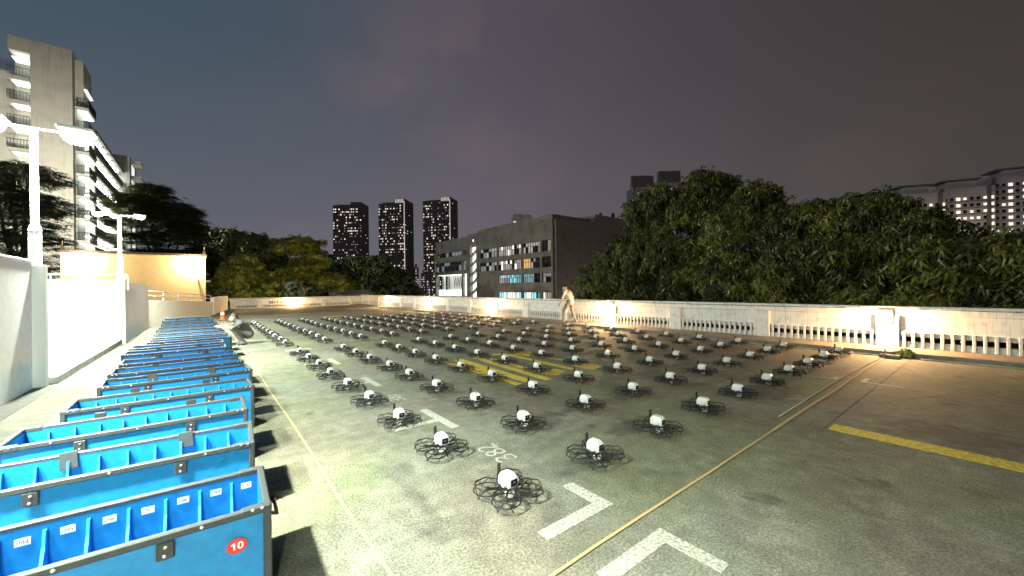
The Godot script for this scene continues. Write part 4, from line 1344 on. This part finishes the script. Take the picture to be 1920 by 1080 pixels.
	tree("conifer_tree", "narrow pointed conifer at the corner of the tan building", group, Vector3(-0.4, -15, -49.5), [lobe(-0.5, 9.0, -49.5, 0.3, 0.6, 0.3, 0.25), lobe(-0.5, 8.0, -49.5, 0.6, 0.7, 0.6, 0.4), lobe(-0.4, 6.6, -49.5, 1.1, 1.0, 1.0, 0.7), lobe(-0.4, 4.6, -49.5, 1.4, 1.4, 1.2)], needle, M.leaf_dark, M.bark, 70, 8, 0.4, 0.8, 0.5, 0.18)
	tree("conifer_tree", "dark bluish layered tree behind the first floodlight pole", group, Vector3(-9.6, -15, -41.0), [lobe(-9.3, 9.3, -40.6, 1.6, 0.8, 1.2), lobe(-10.6, 8.2, -40.8, 1.7, 0.9, 1.3), lobe(-8.9, 7.4, -40.5, 1.5, 0.9, 1.3), lobe(-9.8, 6.2, -40.6, 2.4, 1.0, 1.4, 1.2), lobe(-9.4, 4.6, -40.6, 2.2, 1.1, 1.4, 1.2), lobe(-9.8, 3.0, -40.6, 2.6, 1.2, 1.4, 1.2)], needle, M.leaf_teal, M.bark, 60, 9, 0.55, 0.95, 0.35, 0.3)
	# weed tuft in the kerb gap
	rng.seed = 3
	var w := thing("weed_tuft", "yellow green weed tuft growing in the kerb gap", "plant", Vector3(11.5, 0.0, -1.36))
	var stems := begin()
	for k in 9:
		var a := TAU * k / 9.0
		tube(stems, [Vector3(cos(a) * 0.02, 0, sin(a) * 0.02), Vector3(cos(a) * 0.08, 0.08, sin(a) * 0.12), Vector3(cos(a) * 0.14, 0.12, sin(a) * 0.22)], [0.004, 0.003, 0.002], 4)
	part("stems", stems.commit(), M.leaf_weed, w)
	crown(w, sprig(7, 0.085, 0.024, 0.2, 0.6), M.leaf_weed, [lobe(0.0, 0.06, 0.0, 0.10, 0.08, 0.13)], 34, 4, 0.05, 1.0)

# ---------------------------------------------------------------- city
func towards_eye(at: Vector3) -> float:
	return atan2(-at.x, -at.z)

func tower(label: String, at: Vector3, theta: float, w: float, d: float, top: float, split: float, lift: float, fins: bool, line: bool, sd: int) -> void:
	# high-rise: main face on local +z, side face on local +x, roof stepped up over its right part
	rng.seed = sd
	var t := thing("residential_tower", label, "tower", Vector3(at.x, -15, at.z), towards_eye(at) - theta, "three lit towers on the skyline")
	var H := top + 15.0
	var s := begin()
	span(s, Vector3(-w / 2.0, 0, -d / 2.0), Vector3(split, H, d / 2.0))
	part("wall", s.commit(), M.tower_wall, t)
	var s2 := begin()
	span(s2, Vector3(split + 0.1, 0, -d / 2.0 + 0.5), Vector3(w / 2.0, H + lift, d / 2.0 + 0.6))
	part("wall", s2.commit(), M.tower_wall, t)
	var roof := begin()
	span(roof, Vector3(-w / 2.0 + 3.0, H, -d / 2.0 + 3.0), Vector3(split - 2.0, H + lift * 0.45, d / 2.0 - 4.0))
	part("roof", roof.commit(), M.tower_wall, t)
	var dark := begin(); var lit := begin(); var dim := begin(); var slab := begin()
	var y := 3.0
	var cols := int(w / 1.9)
	var blaze := []
	for k in cols: blaze.append(rng.randf_range(0.08, 0.42))
	while y < H - 2.0:
		var floor_k := rng.randf_range(0.4, 1.5)
		box(slab, Vector3((split - w / 2.0) / 2.0, y - 0.75, d / 2.0 + 0.25), Vector3(split + w / 2.0 - 0.4, 0.35, 0.5))
		for k in cols:
			var x := -w / 2.0 + (k + 0.5) * w / cols
			var z := d / 2.0 + (0.05 if x < split else 0.65)
			if absf(x - split) < 1.0: continue
			var sz := Vector3(rng.randf_range(0.8, 1.3), rng.randf_range(0.9, 1.5), 0.1)
			var r := rng.randf()
			if r < blaze[k] * floor_k * 0.95: box(lit, Vector3(x, y + 0.3, z), sz)
			elif r < blaze[k] * floor_k * 1.9: box(dim, Vector3(x, y + 0.3, z), sz * Vector3(0.8, 0.8, 1))
			else: box(dark, Vector3(x, y + 0.3, z), Vector3(1.1, 1.5, 0.1))
		for k in 4:
			var r := rng.randf()
			var p := Vector3(w / 2.0 + 0.05, y + 0.3, d / 2.0 - 2.5 - k * d / 5.0)
			if r < 0.07: box(lit, p, Vector3(0.1, 0.9, 0.9))
			else: box(dark, p, Vector3(0.1, 1.3, 1.0))
		y += 3.05
	var o := part("dark_windows", dark.commit(), M.glass_dark, t); o.set_meta("kind", "stuff")
	o = part("lit_windows", lit.commit(), M.tower_lit, t); o.set_meta("kind", "stuff")
	o = part("dim_windows", dim.commit(), M.tower_lit_dim, t); o.set_meta("kind", "stuff")
	o = part("balcony_slabs", slab.commit(), M.tower_pale, t); o.set_meta("kind", "stuff")
	if fins:
		for k in 6: part("crown_light_fin", box_mesh(Vector3(0.8, 4.0, 0.3)), M.strip_lit, t, Vector3(split + 1.4 + k * (w / 2.0 - split - 3.0) / 5.0, H + lift - 2.4, d / 2.0 + 0.8))
	if line: part("corner_light_strip", box_mesh(Vector3(0.7, H + lift - 6.0, 0.4)), M.strip_lit, t, Vector3(w / 2.0 - 0.2, (H + lift) / 2.0, d / 2.0 + 0.85))

func slab_block(label: String, at: Vector3, turn: float, w: float, d: float, top: float, sd: int, striped: bool) -> Node3D:
	# pale slab with rows of windows on local +z; lit stair columns
	rng.seed = sd
	var t := thing("housing_block", label, "building", Vector3(at.x, -15, at.z), turn, "pale housing blocks behind the leafy trees")
	var H := top + 15.0
	var s := begin()
	span(s, Vector3(-w / 2.0, 0, -d), Vector3(w / 2.0, H, 0))
	part("wall", s.commit(), M.tower_pale, t)
	var dark := begin(); var lit := begin(); var band := begin()
	var cols := int(w / 2.1)
	var y := 4.0
	while y < H - 3.0:
		box(band, Vector3(0, y - 1.0, 0.15), Vector3(w, 0.3, 0.3))
		for k in cols:
			var x := -w / 2.0 + (k + 0.5) * w / cols
			var sz := Vector3(1.2, 1.4, 0.1)
			if k % 5 == 3: box(lit, Vector3(x, y + 0.3, 0.06), Vector3(1.3, 1.3, 0.1))
			elif rng.randf() < 0.3: box(lit, Vector3(x, y + 0.3, 0.06), Vector3(1.0, 1.0, 0.1))
			else: box(dark, Vector3(x, y + 0.3, 0.05), sz)
		y += 3.0
	var o := part("dark_windows", dark.commit(), M.glass_dark, t); o.set_meta("kind", "stuff")
	o = part("lit_windows", lit.commit(), M.tower_lit, t); o.set_meta("kind", "stuff")
	o = part("floor_bands", band.commit(), M.tower_wall, t); o.set_meta("kind", "stuff")
	for k in range(1, cols, 7): part("pier", box_mesh(Vector3(1.2, H, 0.8)), M.tower_wall, t, Vector3(-w / 2.0 + k * w / cols, H / 2.0, 0.3))
	if striped:
		for k in 14: part("crown_fin", box_mesh(Vector3(0.5, 9.0, 0.8)), M.tower_wall, t, Vector3(-w / 2.0 + (k + 0.5) * w / 14.0, H + 4.5, 0.1))
		part("crown_wall", box_mesh(Vector3(w, 9.0, 3.0)), M.tower_pale, t, Vector3(0, H + 4.5, -2.0))
	else:
		part("roof_canopy", box_mesh(Vector3(w * 0.7, 0.5, d * 0.7)), M.tower_wall, t, Vector3(0, H + 4.2, -d / 2.0))
		part("roof_house", box_mesh(Vector3(w * 0.5, 3.6, d * 0.6)), M.tower_pale, t, Vector3(0, H + 1.8, -d / 2.0))
	return t

func make_skyline() -> void:
	tower("left-hand end tower of three, with a plain stepped roof", Vector3(133.5, 0, -468.0), 0.36, 32.0, 24.0, 96.5, 4.0, 3.5, false, false, 51)
	tower("middle tower of three, with a bright strip down its corner", Vector3(174.5, 0, -436.0), 0.42, 31.0, 26.0, 98.0, 4.0, 4.5, true, true, 52)
	tower("last of three towers, partly behind the grey school building", Vector3(214.5, 0, -404.0), 0.40, 33.0, 24.0, 101.0, 5.0, 3.0, true, true, 53)
	for d: Array in [[255.0, -562.0, 35.0, 8.0, "tallest small distant block in the gap after the middle tower"], [265.0, -555.0, 26.0, 9.0, "small distant block beside the last tower, lower than its neighbour"], [247.0, -566.0, 22.0, 8.0, "lowest small distant block, against the middle tower's foot"]]:
		var at := Vector3(d[0], 0, d[1])
		var b := slab_block(d[4], at, towards_eye(at), d[3], 10.0, d[2], 60, false)
		b.set_meta("group", "small distant blocks between the towers")
	var p := Vector3(274.0, 0, -167.0)
	var q := slab_block("pale tower with a dark finned crown above the tallest leafy tree", p, towards_eye(p) + 0.35, 17.0, 14.0, 78.0, 71, true)
	q.position += Vector3(-8.0, 0, -6.5)
	p = Vector3(281.0, 0, -160.0)
	slab_block("taller pale tower beside the finned one, its crown striped too", p, towards_eye(p) + 0.35, 17.0, 14.0, 81.0, 72, true)
	p = Vector3(259.0, 0, -25.0)
	slab_block("long pale block with a flat canopy seen over the dark drooping tree", p, towards_eye(p) + 0.5, 19.0, 12.0, 43.0, 73, false)
	p = Vector3(276.0, 0, -12.0)
	slab_block("pale block with lit stair columns beside the canopied one", p, towards_eye(p) + 0.45, 20.0, 14.0, 45.5, 74, false)
	p = Vector3(292.0, 0, 6.0)
	slab_block("tall pale block with scattered lit windows above the low leafy tree", p, towards_eye(p) + 0.45, 26.0, 16.0, 50.0, 75, false)
	# low shed and rooftop tanks
	var s := thing("low_shed", "low white shed beyond the DECK 6A parapet", "building", Vector3(16.2, -15, -60))
	part("wall", box_mesh(Vector3(5.4, 16.4, 4.0)), M.parapet_paint, s, Vector3(0, 8.2, 0))
	part("roof", box_mesh(Vector3(5.7, 0.12, 4.3)), M.tower_pale, s, Vector3(0, 16.47, 0))
	part("corner_post", box_mesh(Vector3(0.16, 2.4, 0.16)), M.rail_white, s, Vector3(1.8, 16.0, 2.2))
	var k := thing("roof_plant", "small lit plant room on a roof behind the school", "building", Vector3(102.5, -15, -123.0), towards_eye(Vector3(102.5, 0, -123.0)))
	part("wall", box_mesh(Vector3(8.6, 45.0, 6.0)), M.tower_pale, k, Vector3(0, 22.5, 0))
	part("tank", begin_drum(2.0, 1.6), M.tower_pale, k, Vector3(-1.8, 45.0, 0))
	part("tank", begin_drum(1.6, 1.3), M.tower_pale, k, Vector3(2.0, 45.0, 0))
	part("roof_lamp", box_mesh(Vector3(0.9, 0.5, 0.2)), M.tower_lit, k, Vector3(1.4, 43.4, 3.1))
	part("roof_lamp", box_mesh(Vector3(0.9, 0.5, 0.2)), M.tower_lit, k, Vector3(-3.0, 43.0, 3.1))

func begin_drum(r: float, h: float) -> ArrayMesh:
	var s := begin()
	lathe(s, [Vector2(r, 0), Vector2(r, h), Vector2(0, h + 0.3)], 18)
	return s.commit()

func window_bay(parent: Node3D, z0: float, z1: float, y0: float, y1: float, n: int, looks: Array, two_rows := true) -> void:
	# opening in the facade facing -x (local x = 0): frame, mullions and panes
	var f := begin()
	var w := z1 - z0
	for e: Array in [[y0, 0], [y1, 0]]: box(f, Vector3(-0.03, e[0], (z0 + z1) / 2.0), Vector3(0.16, 0.12, w + 0.12))
	for k in n + 1: box(f, Vector3(-0.03, (y0 + y1) / 2.0, z0 + w * k / n), Vector3(0.14, y1 - y0, 0.10))
	if two_rows: box(f, Vector3(-0.025, lerpf(y0, y1, 0.62), (z0 + z1) / 2.0), Vector3(0.10, 0.07, w))
	var o := part("window", f.commit(), M.mullion, parent)
	for k in n:
		for r: int in ([0, 1] if two_rows else [0]):
			var a := y0 if r == 0 else lerpf(y0, y1, 0.62)
			var b := lerpf(y0, y1, 0.62) if (r == 0 and two_rows) else y1
			var look: String = looks[rng.randi() % looks.size()]
			part("pane", box_mesh(Vector3(0.03, b - a - 0.02, w / n - 0.02)), M[look], o, Vector3(0.0, (a + b) / 2.0, z0 + w * (k + 0.5) / n))

func make_school() -> void:
	rng.seed = 88
	var t := thing("school_building", "long grey school building with rows of lit windows", "building", Vector3(49.2, 0, 0))
	# facade at local x = 0 facing -x; world z kept
	var s := begin()
	span(s, Vector3(0.08, -15, -74.2), Vector3(11.2, 13.9, -50.3))
	part("wall", s.commit(), M.school_plaster, t)
	var g := begin()
	span(g, Vector3(0.3, -15, -50.28), Vector3(21.0, 14.0, -50.0))
	span(g, Vector3(11.4, -15, -74.0), Vector3(21.0, 15.9, -50.3))
	part("gable_wall", g.commit(), M.school_gable, t)
	# curved parapet panel across the gable
	var c := begin()
	var prev := Vector2(0.2, 14.0)
	for i in 9:
		var a := PI / 2.0 * i / 8.0
		var pt := Vector2(9.4 + 1.9 * sin(a), 15.9 - 1.9 * cos(a))
		quad_auto(c, Vector3(prev.x, prev.y, -49.98), Vector3(pt.x, pt.y, -49.98), Vector3(pt.x, 12.6, -49.98), Vector3(prev.x, 12.6, -49.98), Vector3(5, 13, -60))
		quad_auto(c, Vector3(prev.x, prev.y, -49.98), Vector3(pt.x, pt.y, -49.98), Vector3(pt.x, pt.y, -50.9), Vector3(prev.x, prev.y, -50.9), Vector3(5, 10, -50.4))
		prev = pt
	part("curved_parapet", c.commit(), M.school_gable, t)
	var roof := begin()
	span(roof, Vector3(-0.4, 13.9, -74.4), Vector3(9.6, 14.66, -50.1))
	part("roof", roof.commit(), M.school_plaster, t)
	# storey bands stand proud of the glazing strips
	for e: Array in [[10.25, 13.9], [7.25, 8.2], [4.3, 5.25], [0.75, 2.5], [-14.0, -1.5]]:
		part("storey_band", box_mesh(Vector3(0.36, e[1] - e[0], 23.9)), M.school_plaster, t, Vector3(-0.12, (e[0] + e[1]) / 2.0, -62.25))
	for z: float in [-74.0, -67.1, -59.0, -53.4, -50.5]:
		part("pier", box_mesh(Vector3(0.50, 27.0, 0.5)), M.school_plaster, t, Vector3(-0.08, -1.0, z))
	var dim := ["glass_dark", "glass_dark", "lit_faint", "lit_faint", "lit_white_dim", "lit_white_dim", "glass_dark"]
	var reading := ["lit_white_dim", "lit_white_dim", "lit_white", "lit_faint", "glass_dark", "lit_white_dim"]
	window_bay(t, -73.7, -67.4, 8.2, 10.2, 6, dim); window_bay(t, -66.8, -59.3, 8.2, 10.2, 10, reading); window_bay(t, -58.7, -53.7, 8.2, 10.2, 7, reading); window_bay(t, -53.1, -51.8, 8.2, 10.2, 2, ["glass_dark"]); window_bay(t, -51.7, -50.75, 8.2, 10.2, 2, ["lit_warm", "lit_white_dim"])
	window_bay(t, -73.7, -67.4, 5.25, 7.2, 6, dim); window_bay(t, -66.8, -59.3, 5.25, 7.2, 10, reading); window_bay(t, -58.7, -56.6, 5.25, 7.2, 3, ["lit_warm"]); window_bay(t, -56.5, -53.7, 5.25, 7.2, 4, dim); window_bay(t, -53.1, -50.75, 5.25, 7.2, 3, ["glass_dark"])
	window_bay(t, -66.8, -63.2, 2.5, 4.25, 6, ["lit_cyan", "lit_faint", "lit_cyan_pale", "lit_white_dim"]); window_bay(t, -63.1, -59.3, 2.5, 4.25, 6, ["lit_cyan", "lit_cyan", "lit_cyan_pale"]); window_bay(t, -58.7, -55.6, 2.5, 4.25, 5, ["lit_cyan", "lit_cyan", "lit_faint"]); window_bay(t, -55.4, -53.7, 2.5, 4.25, 2, ["glass_dark"]); window_bay(t, -53.1, -50.75, 2.5, 4.25, 3, ["glass_dark", "lit_faint"])
	window_bay(t, -66.8, -59.3, -1.4, 0.7, 10, ["lit_cyan_pale", "lit_white", "lit_white"], false); window_bay(t, -58.7, -55.0, -1.4, 0.7, 5, ["lit_cyan_pale", "lit_white"], false); window_bay(t, -54.6, -53.7, -1.4, 0.7, 2, ["lit_cyan"], false); window_bay(t, -53.1, -50.75, -1.4, 0.7, 4, ["lit_white_dim", "lit_white"], false)
	var blank := begin()
	span(blank, Vector3(-0.36, -14, -73.72), Vector3(0.05, 5.24, -67.38))
	part("blank_wall", blank.commit(), M.school_plaster, t)
	# open stairwell, brightly lit, with zigzag flights
	var st := begin()
	span(st, Vector3(0.5, -15, -77.93), Vector3(0.6, 11.2, -75.37))
	part("stair_back_light", st.commit(), M.lit_hall, t)
	for z: float in [-78.4, -74.9]: part("stair_pier", box_mesh(Vector3(2.8, 27.2, 0.9)), M.school_plaster, t, Vector3(1.1, -1.4, z))
	part("stair_head", box_mesh(Vector3(2.8, 2.0, 4.4)), M.school_plaster, t, Vector3(1.1, 13.2, -76.6))
	part("stair_lamp", box_mesh(Vector3(0.1, 0.5, 0.4)), M.lit_white, t, Vector3(-0.35, 12.6, -76.4))
	for k in 7:
		var y := -3.5 + k * 2.2
		part("stair_flight", box_mesh(Vector3(0.5, 0.42, 3.0)), M.school_plaster, t, Vector3(0.1, y, -76.65), Vector3(-0.55, 0, 0))
	# lower wing with the lit hall
	var w := begin()
	span(w, Vector3(0.1, 10.8, -96.0), Vector3(12.0, 14.0, -78.9))
	span(w, Vector3(3.5, -15, -96.0), Vector3(12.0, 10.8, -78.9))
	part("wing_wall", w.commit(), M.school_plaster, t)
	for e: Array in [[5.1, 5.9, -95.8], [8.3, 9.6, -95.8], [-1.2, -0.35, -95.8]]:
		part("storey_band", box_mesh(Vector3(3.8, e[1] - e[0], 16.8)), M.school_plaster, t, Vector3(1.6, (e[0] + e[1]) / 2.0, -87.4))
	for z: float in [-95.6, -81.6, -79.2]: part("pier", box_mesh(Vector3(0.9, 26.0, 0.8)), M.school_plaster, t, Vector3(0.2, -2.0, z))
	window_bay(t, -95.2, -82.0, 5.9, 8.25, 9, ["glass_dark", "glass_dark", "lit_faint"]); window_bay(t, -81.2, -79.6, 5.9, 8.25, 3, ["lit_white_dim", "lit_faint"])
	window_bay(t, -90.0, -82.0, 9.65, 10.7, 5, ["lit_faint", "glass_dark"], false)
	var hall := begin()
	span(hall, Vector3(3.3, -0.3, -95.2), Vector3(3.45, 5.0, -79.6))
	part("hall_window", hall.commit(), M.lit_white_dim, t)
	part("hall_ceiling_light", box_mesh(Vector3(3.0, 0.08, 15.0)), M.lit_hall, t, Vector3(1.7, 5.04, -87.4))
	part("hall_floor_light", box_mesh(Vector3(0.1, 1.5, 13.0)), M.lit_hall, t, Vector3(0.6, 0.45, -88.6))
	part("hall_screen", box_mesh(Vector3(0.1, 5.0, 2.0)), M.lit_hall, t, Vector3(0.35, 2.3, -80.4))
	for z: float in [-93.0, -89.6]: part("hall_column", box_mesh(Vector3(0.6, 5.2, 0.9)), M.rail_white, t, Vector3(0.9, 2.4, z))
	var tr := begin()
	for k in 5:
		tube(tr, [Vector3(1.5, 4.8, -88.8 + k * 1.1), Vector3(1.5, 1.8, -88.3 + k * 1.1), Vector3(1.5, 4.8, -87.7 + k * 1.1)], 0.09, 4)
	part("hall_truss", tr.commit(), M.dark_metal, t)
	part("canopy", box_mesh(Vector3(4.0, 0.5, 16.0)), M.rail_white, t, Vector3(-0.6, -1.3, -87.0))
	part("roof_pipe", box_mesh(Vector3(0.5, 1.0, 0.5)), M.dark_metal, t, Vector3(18.0, 16.4, -51.0))
	part("roof_pipe", box_mesh(Vector3(0.4, 0.7, 0.4)), M.dark_metal, t, Vector3(14.0, 16.2, -51.0))

func make_apartments() -> void:
	var t := thing("apartment_block", "tall cream apartment block with lit balconies and open corridors", "building", Vector3(-12.6, 0, -71.0))
	var top := 31.4
	# blank gable towards the camera: local x from -4.6 to 0, z = 0
	var s := begin()
	span(s, Vector3(-3.35, -15, -5.2), Vector3(0, top, 0))
	part("gable_wall", s.commit(), M.apartment_plaster, t)
	var cap := begin()
	span(cap, Vector3(-5.0, top - 1.6, -5.0), Vector3(-3.36, top, 0.02))
	part("roof_beam", cap.commit(), M.apartment_plaster, t)
	var rear := begin()
	span(rear, Vector3(-12.0, -15, -12.0), Vector3(-5.2, top - 3.2, -3.0))
	span(rear, Vector3(-5.1, -15, -5.0), Vector3(-3.4, top - 1.7, -2.6))
	part("rear_wall", rear.commit(), M.apartment_plaster, t)
	var rails := begin()
	for k in 6: tube(rails, [Vector3(-11.5, top - 2.9 + 0.2 * k, -2.9), Vector3(-5.2, top - 2.9 + 0.2 * k, -2.9)], 0.035, 4)
	part("roof_railing", rails.commit(), M.dark_metal, t)
	var step := begin()
	span(step, Vector3(0.02, top - 5.2, -5.6), Vector3(0.75, top - 0.6, -1.2))
	part("parapet_step", step.commit(), M.apartment_plaster, t)
	var y := top - 4.7
	for k in 10:
		# balconies left of the gable and on the corridor side
		part("balcony_slab", box_mesh(Vector3(1.72, 0.35, 2.6)), M.apartment_plaster, t, Vector3(-4.25, y, -1.28))
		part("balcony_ceiling_light", box_mesh(Vector3(1.3, 0.05, 1.6)), M.corridor_lit, t, Vector3(-4.2, y + 2.5, -1.3))
		balcony_rail(t, Vector3(-5.1, y + 0.18, 0.0), Vector3(-3.42, y + 0.18, 0.0))
		var y2 := y - 1.9
		if k > 0 or true:
			part("balcony_slab", box_mesh(Vector3(1.2, 0.3, 4.4)), M.apartment_plaster, t, Vector3(0.62, y2, -3.2))
			part("balcony_back", box_mesh(Vector3(0.06, 2.4, 4.2)), M.corridor_pale, t, Vector3(0.06, y2 + 1.4, -3.2))
			part("balcony_ceiling_light", box_mesh(Vector3(0.8, 0.05, 3.6)), M.corridor_lit, t, Vector3(0.6, y2 + 2.56, -3.2))
			balcony_rail(t, Vector3(0.1, y2 + 0.15, -0.98), Vector3(1.2, y2 + 0.15, -0.98))
			balcony_rail(t, Vector3(1.2, y2 + 0.15, -5.3), Vector3(1.2, y2 + 0.15, -1.0))
		y -= 2.8
	# corridor wing behind, floors open towards the deck side
	var H := 23.4
	var back := begin()
	span(back, Vector3(-9.0, -15, -38.0), Vector3(-0.6, H, -5.3))
	part("wing_wall", back.commit(), M.corridor_pale, t)
	part("roof", box_mesh(Vector3(10.2, 0.4, 24.5)), M.apartment_band, t, Vector3(-4.0, H + 0.2, -17.8))
	var f := H - 2.8
	for k in 8:
		part("corridor_slab", box_mesh(Vector3(1.6, 0.3, 23.0)), M.apartment_plaster, t, Vector3(0.2, f, -17.2))
		part("corridor_parapet", box_mesh(Vector3(0.12, 1.05, 23.0)), M.apartment_band, t, Vector3(0.95, f + 0.65, -17.2))
		for j in 6: part("corridor_light", box_mesh(Vector3(0.7, 0.07, 2.6)), M.corridor_lamp, t, Vector3(0.15, f + 2.58, -7.6 - 3.8 * j))
		f -= 2.8
	var e := begin()
	span(e, Vector3(-4.0, -15, -38.0), Vector3(1.9, H + 3.2, -28.9))
	part("stair_tower", e.commit(), M.apartment_plaster, t)
	for k in 7:
		part("stair_balcony", box_mesh(Vector3(1.4, 0.3, 5.5)), M.apartment_plaster, t, Vector3(2.6, H + 2.6 - 2.8 * k, -33.0))
		part("stair_light", box_mesh(Vector3(0.06, 2.0, 3.6)), M.corridor_pale_lit, t, Vector3(1.94, H + 1.2 - 2.8 * k, -33.0))

func balcony_rail(t: Node3D, a: Vector3, b: Vector3) -> void:
	var s := begin()
	tube(s, [a + Vector3(0, 1.0, 0), b + Vector3(0, 1.0, 0)], 0.04, 4)
	tube(s, [a + Vector3(0, 0.08, 0), b + Vector3(0, 0.08, 0)], 0.03, 4)
	var n := maxi(2, int((b - a).length() / 0.22))
	for k in n + 1: tube(s, [a.lerp(b, k / float(n)), a.lerp(b, k / float(n)) + Vector3(0, 1.0, 0)], 0.02, 3)
	part("balcony_railing", s.commit(), M.dark_metal, t)

func added_lamp(label: String, at: Vector3, h: float, energy: float, c: Color, group: String) -> void:  # pole and globe for the lamps added among the buildings
	var t := thing("added_lamp", label, "lamp post", at, 0.0, group)
	var s := begin()
	lathe(s, [Vector2(0.14, 0), Vector2(0.07, h), Vector2(0, h)], 10)
	part("pole", s.commit(), M.pipe_grey, t)
	part("lamp_head", box_mesh(Vector3(0.42, 0.10, 0.42), 0.02), M.pipe_grey, t, Vector3(0, h + 0.36, 0))
	var b := begin()
	lathe(b, [Vector2(0.05, h), Vector2(0.16, h + 0.06), Vector2(0.19, h + 0.18), Vector2(0.16, h + 0.30), Vector2(0, h + 0.30)], 14)
	part("lamp_globe", b.commit(), M.facade_glow, t)
	omni(t, Vector3(0, h + 0.16, 0), c, energy, 0.1)

func make_added_lamps() -> void:
	added_lamp("added lamp on a tall mast brightening the apartment gable, behind the bluish tree", Vector3(-12.3, -15, -51.0), 25.5, 650.0, Color(1.0, 0.98, 0.90), "added lamps between the buildings")  # unseen mast, added to lighten the gable
	for p: Array in [["added mast lamp brightening the canopied pale block", 226.0, -24.0, 34.0], ["added mast lamp brightening the block with lit stair columns", 240.0, -12.0, 34.0], ["added mast lamp brightening the tall pale block with scattered windows", 254.0, 3.0, 34.0], ["added mast lamp brightening the finned towers", 240.0, -145.0, 64.0]]:  # hidden masts added to lift the pale facades
		added_lamp(p[0], Vector3(p[1], -15, p[2]), p[3], 110.0, Color(1.0, 0.93, 0.84), "added lamps between the buildings")
	for p: Array in [["added lamp below the parapet brightening the blank wall of the school", 38.0, -70.0], ["added lamp below the parapet brightening the wall of lit school windows", 38.0, -56.0], ["added lamp below the parapet brightening the gable of the school", 55.0, -38.0]]:  # out of sight below the parapet, added to brighten the school walls
		added_lamp(p[0], Vector3(p[1], -15, p[2]), 11.0, 14.0, Color(1.0, 0.9, 0.75), "added lamps between the buildings")

# ---------------------------------------------------------------- build
func _ready() -> void:
	make_view()
	make_materials()
	mat("corridor_pale", lin(0.7, 0.7, 0.66), 0.8)
	glow("corridor_lamp", Color(0.95, 1.0, 0.97), 18.0)
	glow("corridor_pale_lit", Color(0.95, 1.0, 0.92), 0.9)
	make_deck()
	make_markings()
	make_joints()
	make_walls()
	make_tan_building()
	make_apartments()
	make_school()
	make_skyline()
	make_added_lamps()
	make_trees()
	make_crates()
	make_drones()
	make_straps()
	make_cone()
	make_people()
